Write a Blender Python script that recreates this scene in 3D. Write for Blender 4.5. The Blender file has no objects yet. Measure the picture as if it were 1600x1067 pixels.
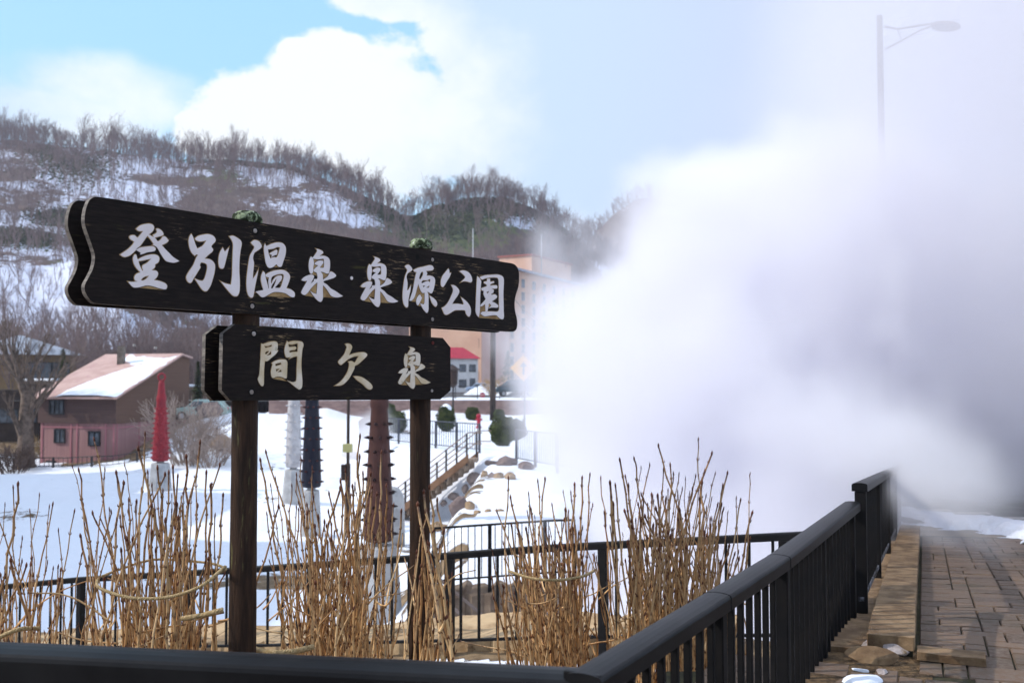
import bpy, math, random
import numpy as np
from mathutils import Vector, Matrix, Euler
R = math.radians
sc = bpy.context.scene
COL = sc.collection
# ---------------------------------------------------------------- camera
F = 35/36*1600.0
PITCH = math.atan(66.5/F)
EYE = 1.6
cam = bpy.data.cameras.new('camera'); camo = bpy.data.objects.new('camera', cam); COL.objects.link(camo)
cam.lens = 35; cam.sensor_width = 36; cam.clip_start = .05; cam.clip_end = 5000
camo.location = (0, 0, EYE); camo.rotation_euler = (math.pi/2+PITCH, 0, 0)
cam.dof.use_dof = True; cam.dof.focus_distance = 5.9; cam.dof.aperture_fstop = 3.2
sc.camera = camo
# ---------------------------------------------------------------- render, exposure
sc.render.engine = 'CYCLES'
sc.view_settings.view_transform = 'Standard'; sc.view_settings.look = 'None'
sc.view_settings.gamma = 1; sc.view_settings.exposure = .55
sc.cycles.max_bounces = 24; sc.cycles.diffuse_bounces = 3; sc.cycles.glossy_bounces = 3
sc.cycles.transparent_max_bounces = 16; sc.cycles.volume_bounces = 20
sc.cycles.volume_step_rate = 2.0; sc.cycles.volume_max_steps = 256
sc.cycles.use_denoising = True
try: sc.cycles.denoiser = 'OPENIMAGEDENOISE'
except Exception: pass
sc.cycles.use_adaptive_sampling = True; sc.cycles.adaptive_threshold = 0.02
# ---------------------------------------------------------------- sun and sky
SUN_EL, SUN_AZ = R(37), R(-96)          # azimuth from +Y towards +X: negative = left of the view, ahead
sd = Vector((math.sin(SUN_AZ)*math.cos(SUN_EL), math.cos(SUN_AZ)*math.cos(SUN_EL), math.sin(SUN_EL)))
sl = bpy.data.lights.new('sun', 'SUN'); sl.energy = 2.5; sl.angle = R(.5); sl.color = (1, .94, .86)
so = bpy.data.objects.new('sun', sl); COL.objects.link(so); so.rotation_euler = sd.to_track_quat('Z', 'Y').to_euler()
W = bpy.data.worlds.new('World'); sc.world = W; W.use_nodes = True
nt = W.node_tree; nt.nodes.clear()
def N(t, typ, **kw):
    n = t.nodes.new(typ)
    for k, v in kw.items(): setattr(n, k, v)
    return n
def put(t, sock, v):
    if isinstance(v, bpy.types.NodeSocket): t.links.new(v, sock)
    else: sock.default_value = v
def M_(t, op, a, b=None, c=None, clamp=False):
    n = N(t, 'ShaderNodeMath', operation=op, use_clamp=clamp)
    for i, v in enumerate((a, b, c)):
        if v is not None: put(t, n.inputs[i], v)
    return n.outputs[0]
def VM(t, op, a, b=None, out=0):
    n = N(t, 'ShaderNodeVectorMath', operation=op); put(t, n.inputs[0], a)
    if b is not None: put(t, n.inputs[1], b)
    return n.outputs[out]
def MIX(t, f, a, b, blend='MIX'):
    n = N(t, 'ShaderNodeMix', data_type='RGBA', blend_type=blend)
    put(t, n.inputs[0], f); put(t, n.inputs[6], a); put(t, n.inputs[7], b); return n.outputs[2]
def SS(t, v, a, b, c=0., d=1.):
    n = N(t, 'ShaderNodeMapRange', interpolation_type='SMOOTHSTEP')
    put(t, n.inputs[0], v); n.inputs[1].default_value = a; n.inputs[2].default_value = b
    n.inputs[3].default_value = c; n.inputs[4].default_value = d; return n.outputs[0]
def NZ(t, vec, scale, detail=4, rough=.55, dist=0., out=0):
    n = N(t, 'ShaderNodeTexNoise'); put(t, n.inputs['Vector'], vec)
    n.inputs['Scale'].default_value = scale; n.inputs['Detail'].default_value = detail
    n.inputs['Roughness'].default_value = rough; n.inputs['Distortion'].default_value = dist
    return n.outputs[out]
sky = N(nt, 'ShaderNodeTexSky', sky_type='NISHITA', sun_disc=False, sun_elevation=SUN_EL, sun_rotation=SUN_AZ)
sky.air_density = 1.0; sky.dust_density = .6; sky.ozone_density = 1.5
tc = N(nt, 'ShaderNodeTexCoord'); sep = N(nt, 'ShaderNodeSeparateXYZ'); nt.links.new(tc.outputs['Generated'], sep.inputs[0])
# direction -> (azimuth, elevation), the clouds stand in that sphere of directions
az = M_(nt, 'ARCTAN2', sep.outputs[0], sep.outputs[1])
el = M_(nt, 'ARCSINE', sep.outputs[2])
nv = N(nt, 'ShaderNodeCombineXYZ'); put(nt, nv.inputs[0], az); put(nt, nv.inputs[1], M_(nt, 'MULTIPLY', el, 1.35))
warp = NZ(nt, nv.outputs[0], 5.5, 9, .62)
fine = NZ(nt, nv.outputs[0], 17, 7, .62)
def blob(px, py, rx, ry):
    a0 = math.atan((px-800)/F); e0 = math.atan((600-py)/F*math.cos(a0))
    ax = M_(nt, 'MULTIPLY', M_(nt, 'SUBTRACT', az, a0), F/rx); ey = M_(nt, 'MULTIPLY', M_(nt, 'SUBTRACT', el, e0), F/ry)
    q = M_(nt, 'ADD', M_(nt, 'MULTIPLY', ax, ax), M_(nt, 'MULTIPLY', ey, ey))
    return M_(nt, 'SUBTRACT', 1.0, q)
def smax(vs):
    r = vs[0]
    for v in vs[1:]: r = M_(nt, 'MAXIMUM', r, v)
    return r
wn = M_(nt, 'ADD', M_(nt, 'MULTIPLY', M_(nt, 'SUBTRACT', warp, .5), 2.6), M_(nt, 'MULTIPLY', M_(nt, 'SUBTRACT', fine, .5), 1.1))
cum = smax([blob(*b) for b in ((430, 175, 150, 75), (520, 110, 110, 62), (330, 205, 70, 45), (620, 190, 170, 130), (470, 80, 45, 28), (770, 120, 130, 200), (610, -10, 110, 34), (1020, 120, 320, 330), (1500, 200, 500, 500), (1050, -150, 400, 190))])
cumm = SS(nt, M_(nt, 'ADD', cum, wn), -.02, .34)
wis = smax([blob(*b) for b in ((170, 130, 130, 45), (90, 175, 170, 40), (215, 165, 80, 40), (10, 165, 70, 26), (-250, 120, 200, 80))])
wism = SS(nt, M_(nt, 'ADD', wis, wn), -.5, 1.15, 0, .85)
ov = M_(nt, 'MULTIPLY', SS(nt, el, .42, .8), SS(nt, warp, .36, .52))   # broken cloud overhead, out of the frame
back = M_(nt, 'MULTIPLY', SS(nt, M_(nt, 'ABSOLUTE', az), .75, 1.3), SS(nt, warp, .40, .6))
mask = smax([cumm, wism, ov, back])
bright = blob(450, 150, 330, 190)
veil = SS(nt, az, 0.0, .35)
cwhite = MIX(nt, SS(nt, M_(nt, 'ADD', bright, M_(nt, 'MULTIPLY', wn, .8)), -.7, .75), (4.9, 6.2, 7.8, 1), (7.7, 8.1, 8.4, 1))
cwhite = MIX(nt, veil, cwhite, (4.9, 5.6, 7.6, 1))
blue = MIX(nt, .7, VM(nt, 'MULTIPLY', sky.outputs[0], (1.2, 1.2, 1.2)), (3.7, 6.9, 9.7, 1))
hid = SS(nt, M_(nt, 'ABSOLUTE', az), .75, 1.2)
cwhite = MIX(nt, hid, cwhite, (7.2, 7.6, 9.4, 1)); cwhite = MIX(nt, SS(nt, el, .5, .9), cwhite, (9.0, 9.8, 12.0, 1))
col = MIX(nt, mask, blue, cwhite)
bg = N(nt, 'ShaderNodeBackground'); bg.inputs[1].default_value = .09; nt.links.new(col, bg.inputs[0])
out = N(nt, 'ShaderNodeOutputWorld'); nt.links.new(bg.outputs[0], out.inputs[0])
# ---------------------------------------------------------------- projection helpers
fw = Vector((0, math.cos(PITCH), math.sin(PITCH))); upv = Vector((0, -math.sin(PITCH), math.cos(PITCH)))
def ray(px, py):
    d = Vector((1, 0, 0))*((px-800)/F)+upv*((533.5-py)/F)+fw
    return d/d.y
def at(px, py, Y):
    d = ray(px, py)*Y; return Vector((d.x, d.y, EYE+d.z))
def gz(px, py, z):
    d = ray(px, py); return at(px, py, (z-EYE)/d.z)
# ---------------------------------------------------------------- object helpers
def tag(o, label=None, cat=None, group=None, kind=None):
    if label: o['label'] = label
    if cat: o['category'] = cat
    if group: o['group'] = group
    if kind: o['kind'] = kind
    return o
def empty(name, loc, label, cat, group=None, rz=0):
    o = bpy.data.objects.new(name, None); COL.objects.link(o); o.location = loc; o.rotation_euler = (0, 0, rz)
    o.empty_display_size = .2
    bpy.context.view_layer.update() if False else None
    return tag(o, label, cat, group)
def copy_tree(o, parent=None):
    c = o.copy(); COL.objects.link(c)
    if parent is not None: c.parent = parent
    for ch in [k for k in bpy.data.objects if k.parent == o]: copy_tree(ch, c)
    return c
def frame(d):
    d = Vector(d).normalized(); a = Vector((0, 0, 1)) if abs(d.z) < .95 else Vector((0, 1, 0))
    u = d.cross(a).normalized(); return u, u.cross(d).normalized()
class MB:
    def __init__(s): s.v = []; s.f = []; s.m = []; s.mi = 0
    def add(s, vs, fs):
        n = len(s.v); s.v += [tuple(p) for p in vs]; s.f += [[i+n for i in f] for f in fs]; s.m += [s.mi]*len(fs); return s
    def box(s, c, size, rz=0, rot=None):
        hx, hy, hz = size[0]/2, size[1]/2, size[2]/2
        m = rot if rot is not None else Matrix.Rotation(rz, 3, 'Z'); c = Vector(c)
        vs = [c+m@Vector((x*hx, y*hy, z*hz)) for x in (-1, 1) for y in (-1, 1) for z in (-1, 1)]
        return s.add(vs, [[0, 1, 3, 2], [4, 6, 7, 5], [0, 4, 5, 1], [2, 3, 7, 6], [0, 2, 6, 4], [1, 5, 7, 3]])
    def tube(s, pts, rad, n=6, caps=True):
        pts = [Vector(p) for p in pts]; rings = []; u = None
        if not hasattr(rad, '__len__'): rad = [rad]*len(pts)
        for i, p in enumerate(pts):
            d = (pts[min(i+1, len(pts)-1)]-pts[max(i-1, 0)])
            if d.length < 1e-9: d = Vector((0, 0, 1))
            d.normalize()
            if u is None: u, w = frame(d)
            else:
                u = (u-d*u.dot(d)).normalized(); w = u.cross(d)
            rings += [p+(u*math.cos(2*math.pi*k/n)+w*math.sin(2*math.pi*k/n))*rad[i] for k in range(n)]
        fs = []
        for i in range(len(pts)-1):
            for k in range(n):
                a, b = i*n+k, i*n+(k+1) % n; fs.append([a, b, b+n, a+n])
        if caps: fs += [list(range(n))[::-1], [len(rings)-n+k for k in range(n)]]
        return s.add(rings, fs)
    def lathe(s, c, prof, n=24, jit=0, rnd=None):
        c = Vector(c); vs = []
        for r, z in prof:
            for k in range(n):
                a = 2*math.pi*k/n; rr = r*(1+(rnd.uniform(-jit, jit) if rnd else 0)); vs.append(c+Vector((rr*math.cos(a), rr*math.sin(a), z)))
        fs = []
        for i in range(len(prof)-1):
            for k in range(n):
                a, b = i*n+k, i*n+(k+1) % n; fs.append([a, b, b+n, a+n])
        fs += [list(range(n))[::-1], [len(vs)-n+k for k in range(n)]]
        return s.add(vs, fs)
    def prism(s, poly, a, b):       # poly: function-free list of 3D points; a,b offsets
        n = len(poly); vs = [Vector(p)+Vector(a) for p in poly]+[Vector(p)+Vector(b) for p in poly]
        fs = [list(range(n)), [n+k for k in range(n)][::-1]]+[[k, n+k, n+(k+1) % n, (k+1) % n] for k in range(n)]
        return s.add(vs, fs)
    def build(s, name, mat, parent=None, smooth=False, bevel=0, local=True):
        me = bpy.data.meshes.new(name)
        vs = s.v
        o = bpy.data.objects.new(name, me); COL.objects.link(o)
        if parent is not None:
            o.parent = parent
            if local:   # verts given in world space: bring them into the parent's space
                mt = (Matrix.Translation(parent.location)@parent.rotation_euler.to_matrix().to_4x4())
                if parent.parent is not None:
                    g = parent.parent; mt = (Matrix.Translation(g.location)@g.rotation_euler.to_matrix().to_4x4())@mt
                mt = mt.inverted(); vs = [mt@Vector(p) for p in vs]
        me.from_pydata([tuple(p) for p in vs], [], s.f)
        for m in (mat if isinstance(mat, (list, tuple)) else [mat]): me.materials.append(m)
        if isinstance(mat, (list, tuple)): me.polygons.foreach_set('material_index', s.m)
        bm_fix(me)
        if smooth: me.polygons.foreach_set('use_smooth', [True]*len(me.polygons))
        me.update()
        if bevel:
            b = o.modifiers.new('edge', 'BEVEL'); b.width = bevel; b.segments = 2; b.limit_method = 'ANGLE'
        return o
def bm_fix(me):
    import bmesh
    if len(me.vertices) > 60000: return
    bm = bmesh.new(); bm.from_mesh(me); bmesh.ops.recalc_face_normals(bm, faces=bm.faces); bm.to_mesh(me); bm.free()
def npmesh(name, V, Fc, mat, smooth=True, parent=None):
    me = bpy.data.meshes.new(name); V = np.asarray(V, np.float32); Fc = np.asarray(Fc, np.int32)
    k = Fc.shape[1]
    me.vertices.add(len(V)); me.vertices.foreach_set('co', V.ravel())
    me.loops.add(Fc.size); me.loops.foreach_set('vertex_index', Fc.ravel())
    me.polygons.add(len(Fc)); me.polygons.foreach_set('loop_start', np.arange(0, Fc.size, k, dtype=np.int32))
    me.polygons.foreach_set('loop_total', np.full(len(Fc), k, np.int32))
    if smooth: me.polygons.foreach_set('use_smooth', np.ones(len(Fc), bool))
    me.update(calc_edges=True); me.materials.append(mat)
    o = bpy.data.objects.new(name, me); COL.objects.link(o); o.parent = parent
    return o
# ---------------------------------------------------------------- materials
def newmat(name):
    m = bpy.data.materials.new(name); m.use_nodes = True; t = m.node_tree; return m, t, t.nodes['Principled BSDF']
def mat(name, c1, c2=None, scale=4, rough=.7, metal=0, bump=0, bscale=None, spec=.22, stretch=None, thr=(.35, .65), detail=5, coord='Object', c3=None, thr3=(.6, .7), scale3=None, coat=0, subs=0):
    m, t, b = newmat(name)
    tc = N(t, 'ShaderNodeTexCoord'); v = tc.outputs[coord]
    if stretch: v = VM(t, 'MULTIPLY', v, stretch)
    c1 = (*c1, 1); c = c1
    if c2 is not None:
        c = MIX(t, SS(t, NZ(t, v, scale, detail, .6), *thr), c1, (*c2, 1))
    if c3 is not None:
        c = MIX(t, SS(t, NZ(t, VM(t, 'ADD', v, (3.7, 1.3, 9.1)), scale3 or scale*2, 6, .65), *thr3), c, (*c3, 1))
    put(t, b.inputs['Base Color'], c); b.inputs['Roughness'].default_value = rough; b.inputs['Metallic'].default_value = metal
    b.inputs['Specular IOR Level'].default_value = spec
    if coat: b.inputs['Coat Weight'].default_value = coat; b.inputs['Coat Roughness'].default_value = .15
    if subs: b.inputs['Subsurface Weight'].default_value = subs; b.inputs['Subsurface Radius'].default_value = (.04, .06, .08)
    if bump:
        n = N(t, 'ShaderNodeBump'); n.inputs['Strength'].default_value = bump; n.inputs['Distance'].default_value = .02
        put(t, n.inputs['Height'], NZ(t, v, bscale or scale*3, 6, .6)); t.links.new(n.outputs[0], b.inputs['Normal'])
    return m
# noise in numpy for the terrain
def vnoise(x, y, seed=0):
    xi = np.floor(x).astype(np.int64); yi = np.floor(y).astype(np.int64); xf = x-xi; yf = y-yi
    def h(a, b):
        n = (a*374761393+b*668265263+seed*1442695041) & 0x7fffffff
        n = ((n ^ (n >> 13))*1274126177) & 0x7fffffff
        return ((n ^ (n >> 16)) & 0xffff)/65535.0
    u = xf*xf*(3-2*xf); w = yf*yf*(3-2*yf)
    return (h(xi, yi)*(1-u)+h(xi+1, yi)*u)*(1-w)+(h(xi, yi+1)*(1-u)+h(xi+1, yi+1)*u)*w
def fbm(x, y, sc_=1., oct=5, seed=0):
    r = 0; a = .5; f = sc_; tot = 0
    for i in range(oct):
        r = r+a*vnoise(x*f+17.3*i, y*f-9.1*i, seed+i); tot += a; a *= .5; f *= 2.03
    return r/tot
def sst(a, b, x):
    t = np.clip((x-a)/(b-a), 0, 1); return t*t*(3-2*t)
# ================================================================ terrain
RAIL = [(.20, 2.83), (.80, 3.92), (1.27, 4.78), (2.36, 6.95)]       # the sloping near railing, plan
RAIL2 = [(2.42, 6.97), (3.27, 9.0), (4.19, 11.2), (5.07, 13.3), (5.95, 15.4)]
MID = [(-14, 18.6), (-7.6, 14.8), (-5.98, 13.9), (-3.1, 12.3), (-.42, 10.95), (.41, 10.55), (2.85, 9.4)]
rxy = np.array([(0.2, 2.83)]+RAIL[1:]+RAIL2+[(7.8, 19), (10.5, 25), (12, 40), (14, 80), (20, 2000)])
def xr(y): return np.interp(y, rxy[:, 1], rxy[:, 0])
mxy = np.array(MID)
def ym(x): return np.interp(x, mxy[:, 0], mxy[:, 1])
def zp(y): return np.where(y < 6.5, 0, -.07*(np.clip(y, 6.5, 17)-6.5))
def zb(x): return np.interp(x, [-20, -6, -.4, 2.8, 8], [-3.3, -2.2, -1.36, -1.08, -1.0])
def pxu(x, y): return 800+F*x/np.maximum(y, .1)
def ridge_y(u): return np.interp(u, [-1500, -600, -200, 0, 100, 200, 280, 350, 450, 520, 560, 600, 625, 645, 680, 720, 790, 830, 870, 900, 940, 1000, 1100, 1300], [330, 225, 205, 214, 226, 240, 252, 252, 262, 285, 302, 322, 338, 340, 326, 318, 318, 332, 352, 372, 400, 440, 560, 610])
def foot(u): return np.interp(u, [-1500, -400, 0, 300, 600, 700, 1000, 1300], [110, 120, 135, 155, 185, 215, 250, 270])
def rdist(u): return foot(u)+np.interp(u, [-400, 0, 400, 640, 700, 1000], [190, 200, 170, 130, 110, 110])
def H(x, y, noise=True):
    x = np.asarray(x, float); y = np.asarray(y, float)
    u = pxu(x, y)
    # garden bed
    z = zb(x)+np.zeros_like(y)
    n1 = fbm(x, y, .9, 4, 3)-.5; n2 = fbm(x, y, .12, 4, 5)-.5
    # valley
    base = -3.4+n2*.9+(fbm(x, y, .45, 3, 61)-.5)*.25+(fbm(x, y, 1.7, 3, 62)-.5)*.12
    left = sst(75, 130, y)*3.3
    mid = sst(48, 72, y)*2.4*sst(-24, -13, x)+sst(70, 120, y)*1.0*sst(-24, -13, x)
    V = base+np.maximum(left, mid)+np.exp(-((x+21)/5)**2-((y-70)/9)**2)*2.2
    xT = np.interp(y, [17, 24, 34, 38, 40, 46, 60, 80], [-1.2, -1.6, -1.2, -.9, -4.4, -6.4, -9, -14])
    terr = np.interp(y, [17, 20, 38, 60, 76], [-1.85, -1.45, -1.12, -1.1, -1.05])+n1*.25
    k = sst(-1.3, .5, x-xT)*sst(16.6, 17.3, y)
    V = V*(1-k)+terr*k
    k2 = sst(1.0, 3.0, x)*(1-sst(20, 26, y)); V = V*(1-k2)+(-3.6)*k2
    k3 = sst(-22, -15, x)*sst(75.9, 76.3, y); V = V*(1-k3)+.22*k3
    e = y-ym(x)
    kk = sst(1.15, 2.6, e); z = z*(1-kk)+V*kk
    z = z+n1*.10*(1-kk)
    # path side
    yl = 3.0-.09*x
    g = np.minimum(xr(y)-x, y-yl)
    kp = sst(.15, 1.0, g)
    zz = zp(y)-.03; zz = zz+(.2-zz)*sst(45, 75, y)
    z = zz*(1-kp)+z*kp
    # hills
    fo = foot(u); rd = rdist(u); zr = EYE+rd*(600-ridge_y(u))/F
    t = (y-fo)/(rd-fo)
    s = np.where(t < 1, np.clip(t, 0, 1)**1.15, 1-.25*(t-1))
    nn = fbm(x, y, .018, 5, 11)-.5
    hz_ = (zr)*s+nn*16*np.clip(t, 0, 1)*np.clip(1.25-t, .12, 1)
    z = np.where(t > 0, z+hz_, z)
    sp = np.interp(u, [-600, -200, -60, 0, 60, 130, 190, 240, 330, 420], [450, 470, 470, 455, 430, 404, 392, 420, 520, 600])
    Ys = 215.; zs = EYE+Ys*(600-sp)/F-.012*(y-Ys)**2
    z = np.where((y > 140) & (u < 420), np.maximum(z, zs+nn*3), z)
    fr = np.interp(u, [700, 900, 960, 1000, 1040, 1100, 1300, 2200], [520, 400, 345, 322, 318, 326, 380, 420])
    zf = EYE+640*(600-fr)/F-.0025*(y-640)**2
    z = np.where(y > 420, np.maximum(z, zf+nn*10), z)
    return z
def Hs(x, y): return float(H(np.array([x]), np.array([y]))[0])
# polar sheet: fine where the picture looks, coarse behind
azs = np.concatenate([np.radians(np.arange(-180, -34, 4.)), np.radians(np.arange(-34, 34.01, .16)), np.radians(np.arange(38, 180.1, 4.))])
rs = [.6]
while rs[-1] < 780: rs.append(rs[-1]*1.0125+.01)
rs = np.array(rs); SPL = int(np.searchsorted(rs, 118))
def sheet(name, i0, i1, m):
    rr = rs[i0:i1]; A, RR = np.meshgrid(azs, rr); X = RR*np.sin(A); Y = RR*np.cos(A)
    Z = H(X, Y); na, nr = len(azs), len(rr)
    V = np.stack([X, Y, Z], -1).reshape(-1, 3)
    i = np.arange(nr-1)[:, None]*na+np.arange(na-1)[None, :]
    Fc = np.stack([i, i+1, i+1+na, i+na], -1).reshape(-1, 4)
    if i0 == 0:
        V = np.vstack([V, [[0, 0, -.03]]]); c = len(V)-1
        extra = [[c, k+1, k, k] for k in range(na-1)]
    o = npmesh(name, V, Fc, m); return o, V
def attr(o, name, val):
    a = o.data.attributes.new(name, 'FLOAT', 'POINT'); a.data.foreach_set('value', np.asarray(val, np.float32))
def ground_mat():
    m, t, b = newmat('ground snow and earth')
    tc = N(t, 'ShaderNodeTexCoord'); v = tc.outputs['Object']
    def A(n):
        a = N(t, 'ShaderNodeAttribute'); a.attribute_name = n; return a.outputs['Fac']
    nz = NZ(t, v, 2.2, 8, .68); nz2 = NZ(t, v, .35, 6, .6)
    earth = MIX(t, SS(t, nz, .3, .7), (.10, .065, .036, 1), (.27, .19, .11, 1))
    brush = MIX(t, SS(t, nz2, .3, .7), (.075, .055, .05, 1), (.14, .10, .085, 1))
    green = MIX(t, SS(t, nz2, .35, .65), (.03, .045, .022, 1), (.10, .115, .04, 1))
    c = MIX(t, A('far'), earth, brush)
    c = MIX(t, SS(t, M_(t, 'ADD', A('green'), M_(t, 'MULTIPLY', M_(t, 'SUBTRACT', nz2, .5), 1.2)), .4, .6), c, green)
    sn = SS(t, M_(t, 'ADD', A('snow'), M_(t, 'MULTIPLY', M_(t, 'SUBTRACT', MIX(t, A('far'), nz, NZ(t, v, .5, 8, .72)), .5), M_(t, 'ADD', .9, M_(t, 'MULTIPLY', A('far'), .9)))), .47, .56)
    c = MIX(t, sn, c, MIX(t, A('far'), (.72, .75, .81, 1), (.56, .60, .72, 1)))  # distant snow darker and bluer: the hill's shade is put into its colour
    put(t, b.inputs['Base Color'], c); b.inputs['Roughness'].default_value = .8; b.inputs['Specular IOR Level'].default_value = .2
    n = N(t, 'ShaderNodeBump'); n.inputs['Strength'].default_value = .8; n.inputs['Distance'].default_value = .10
    put(t, n.inputs['Height'], M_(t, 'ADD', NZ(t, v, 1.6, 6, .55), M_(t, 'MULTIPLY', sn, .5))); t.links.new(n.outputs[0], b.inputs['Normal'])
    return m
GM = ground_mat()
def ground_attrs(o, V):
    x, y, z = V[:, 0], V[:, 1], V[:, 2]; u = pxu(x, y); yy = 600-(z-EYE)/np.maximum(y, .1)*F
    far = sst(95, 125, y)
    # near snow
    e = y-ym(x)
    bed = (e < 1.25) & (y > 2)
    s = np.full(len(x), .95)
    bn = fbm(x, y, 1.1, 5, 21)
    s = np.where(bed, (bn-.5)*1.6+np.where(e > -1.1, .42, .2)+np.where((e > -.75) & (e < -.1), .35, 0), s)
    s = np.where(bed & (e > -.02), .0, s)
    pathside = (x > xr(y)-.3) & (y < 60); s = np.where(pathside, .1, s)
    s = np.where(y < 2.6, .1, s)
    slope_patch = fbm(x, y, .16, 4, 31)
    s = np.where((y > 24) & (y < 118), .75+(slope_patch-.42)*1.2, s)
    s = np.where((y > 15) & (y < 24) & ~pathside & ~bed, .95, s)
    steep = (np.abs(x+1.8) < 1.0) & (y > 17) & (y < 30); s = np.where(steep, .55+(bn-.5)*1.5, s)
    s = np.where((y > 60) & (x < -22), .45+(slope_patch-.5)*2.2, s)
    # hill snow: gullies and bands as in the place
    hn = fbm(x, y*.8+z, .055, 6, 41); hn2 = fbm(x*1.6+z*.8, y*.35, .022, 4, 43)
    hs = np.where(y > 430, .12, .27)+(hn-.5)*2.1+(hn2-.5)*1.0
    hs += .17*sst(420, 220, u)
    def bmp(cu, cy, ru, ry, a): return a*np.exp(-((u-cu)/ru)**2-((yy-cy)/ry)**2)
    hs += bmp(590, 338, 48, 14, .6)+bmp(700, 330, 24, 10, .55)+bmp(830, 335, 22, 16, .6)+bmp(60, 450, 90, 50, .5)+bmp(60, 300, 90, 50, .12)+bmp(440, 290, 40, 12, .3)
    hs += bmp(240, 515, 170, 40, .35)
    hs += bmp(720, 380, 140, 26, -.8)+bmp(300, 330, 110, 60, -.18)+bmp(860, 385, 90, 30, -.6)+bmp(620, 345, 34, 7, -.5)+bmp(150, 300, 20, 70, -.2)
    s = np.where(y > 118, hs, s)
    gr = .12*np.ones(len(x))
    gg = bmp(430, 266, 120, 18, .75)+bmp(620, 350, 40, 14, .9)+bmp(760, 340, 120, 34, .75)+bmp(690, 372, 70, 26, .7)+bmp(30, 448, 90, 12, .8)+bmp(110, 412, 60, 10, .7)+bmp(110, 300, 60, 40, .25)
    gr = np.where(y > 118, gr+gg+(fbm(x, y, .03, 4, 51)-.5)*.8, 0)
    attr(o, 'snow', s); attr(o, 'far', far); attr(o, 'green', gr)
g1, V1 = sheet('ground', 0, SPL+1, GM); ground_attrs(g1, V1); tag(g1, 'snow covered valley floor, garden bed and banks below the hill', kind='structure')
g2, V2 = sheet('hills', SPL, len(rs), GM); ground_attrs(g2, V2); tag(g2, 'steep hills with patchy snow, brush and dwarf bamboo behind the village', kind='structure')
# ================================================================ the wooden sign
def mat_board():
    m, t, b = newmat('dark stained board')
    tc = N(t, 'ShaderNodeTexCoord'); v = tc.outputs['Object']
    g = VM(t, 'MULTIPLY', v, (2.2, 2.2, 26))
    a = NZ(t, g, 4, 8, .7); w = NZ(t, VM(t, 'ADD', v, (5, 2, 1)), 2.3, 5, .6)
    c = MIX(t, SS(t, a, .35, .7), (.0085, .0062, .0062, 1), (.022, .0155, .013, 1))
    worn = M_(t, 'MULTIPLY', SS(t, a, .54, .64), SS(t, w, .54, .66))
    c = MIX(t, worn, c, (.36, .25, .14, 1))
    gr = M_(t, 'MULTIPLY', SS(t, NZ(t, g, 2.2, 5, .6), .58, .68), SS(t, NZ(t, v, 3.1, 3), .56, .66))
    c = MIX(t, M_(t, 'MULTIPLY', gr, .6), c, (.07, .065, .02, 1))
    put(t, b.inputs['Base Color'], c); b.inputs['Roughness'].default_value = .7; b.inputs['Specular IOR Level'].default_value = .12
    n = N(t, 'ShaderNodeBump'); n.inputs['Strength'].default_value = .35; n.inputs['Distance'].default_value = .004
    put(t, n.inputs['Height'], a); t.links.new(n.outputs[0], b.inputs['Normal']); return m
BOARD = mat_board()
BEDGE = mat('weathered board edge', (.08, .07, .065), (.22, .195, .17), 9, .7, thr=(.35, .7), stretch=(1, 1, 6))
POSTM = mat('old stained log', (.018, .009, .0055), (.044, .022, .012), 5, .7, bump=.5, stretch=(6, 6, .7), c3=(.14, .13, .05), thr3=(.60, .72), scale3=3.5, bscale=14)
PAINT = mat('white carved paint', (.86, .79, .80), (.79, .71, .71), 6, .75, c3=(.62, .46, .27), thr3=(.66, .78), scale3=7, bump=.25, bscale=70)
PAINTY = mat('yellowed carved paint', (.80, .71, .60), (.64, .51, .33), 7, .75, c3=(.34, .30, .15), thr3=(.60, .74), scale3=9, bump=.25, bscale=70)
RIM = mat('bare wood rim of the carving', (.42, .28, .13), (.24, .14, .06), 12, .8)
CAPM = mat('lichen on post top', (.02, .03, .012), (.30, .36, .22), 26, .9, bump=.9, bscale=60, thr=(.45, .6), c3=(.75, .8, .72), thr3=(.60, .66), scale3=40)
BOLT = mat('pale bolt head', (.38, .34, .32), (.24, .2, .18), 40, .6)
HOLE = mat('dark bolt hole', (.004, .004, .004), rough=.9)
REDB = mat('rusty red bolt', (.10, .012, .008), rough=.7)
YL = 4.69
rl = ray(152, 307.5); rr_ = ray(797, 411); YR = YL*rl.z/rr_.z
A_ = Vector((rl.x*YL, YL, 0)); B_ = Vector((rr_.x*YR, YR, 0))
bd = (B_-A_).normalized(); bn = Vector((bd.y, -bd.x, 0))          # bn: out of the front face, towards the viewer's side
def sgn(px, py):            # a point of the photo's front face as (s, z) on the board
    d = ray(px, py); k = A_.dot(bn)/Vector((d.x, d.y, 0)).dot(bn)
    P = Vector((d.x*k, d.y*k, EYE+d.z*k)); return ((P-A_).dot(bd), P.z)
def crv(pts, sub=4):        # closed Catmull-Rom
    n = len(pts); o = []
    for i in range(n):
        p0, p1, p2, p3 = (np.array(pts[(i+k-1) % n], float) for k in range(4))
        d1, d2 = p1-p0, p2-p1; d3 = p3-p2
        def sharp(a, b): return np.dot(a, b)/(np.linalg.norm(a)*np.linalg.norm(b)+1e-9) < .1
        m1 = (p2-p0)/2 if not sharp(d1, d2) else (p2-p1)*.6
        m2 = (p3-p1)/2 if not sharp(d2, d3) else (p2-p1)*.6
        L = np.linalg.norm(d2)
        for m in (m1, m2):
            l = np.linalg.norm(m)
            if l > L*1.1: m *= L*1.1/l
        for j in range(sub):
            t = j/sub; o.append((2*t**3-3*t*t+1)*p1+(t**3-2*t*t+t)*m1+(-2*t**3+3*t*t)*p2+(t**3-t*t)*m2)
    return o
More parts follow.
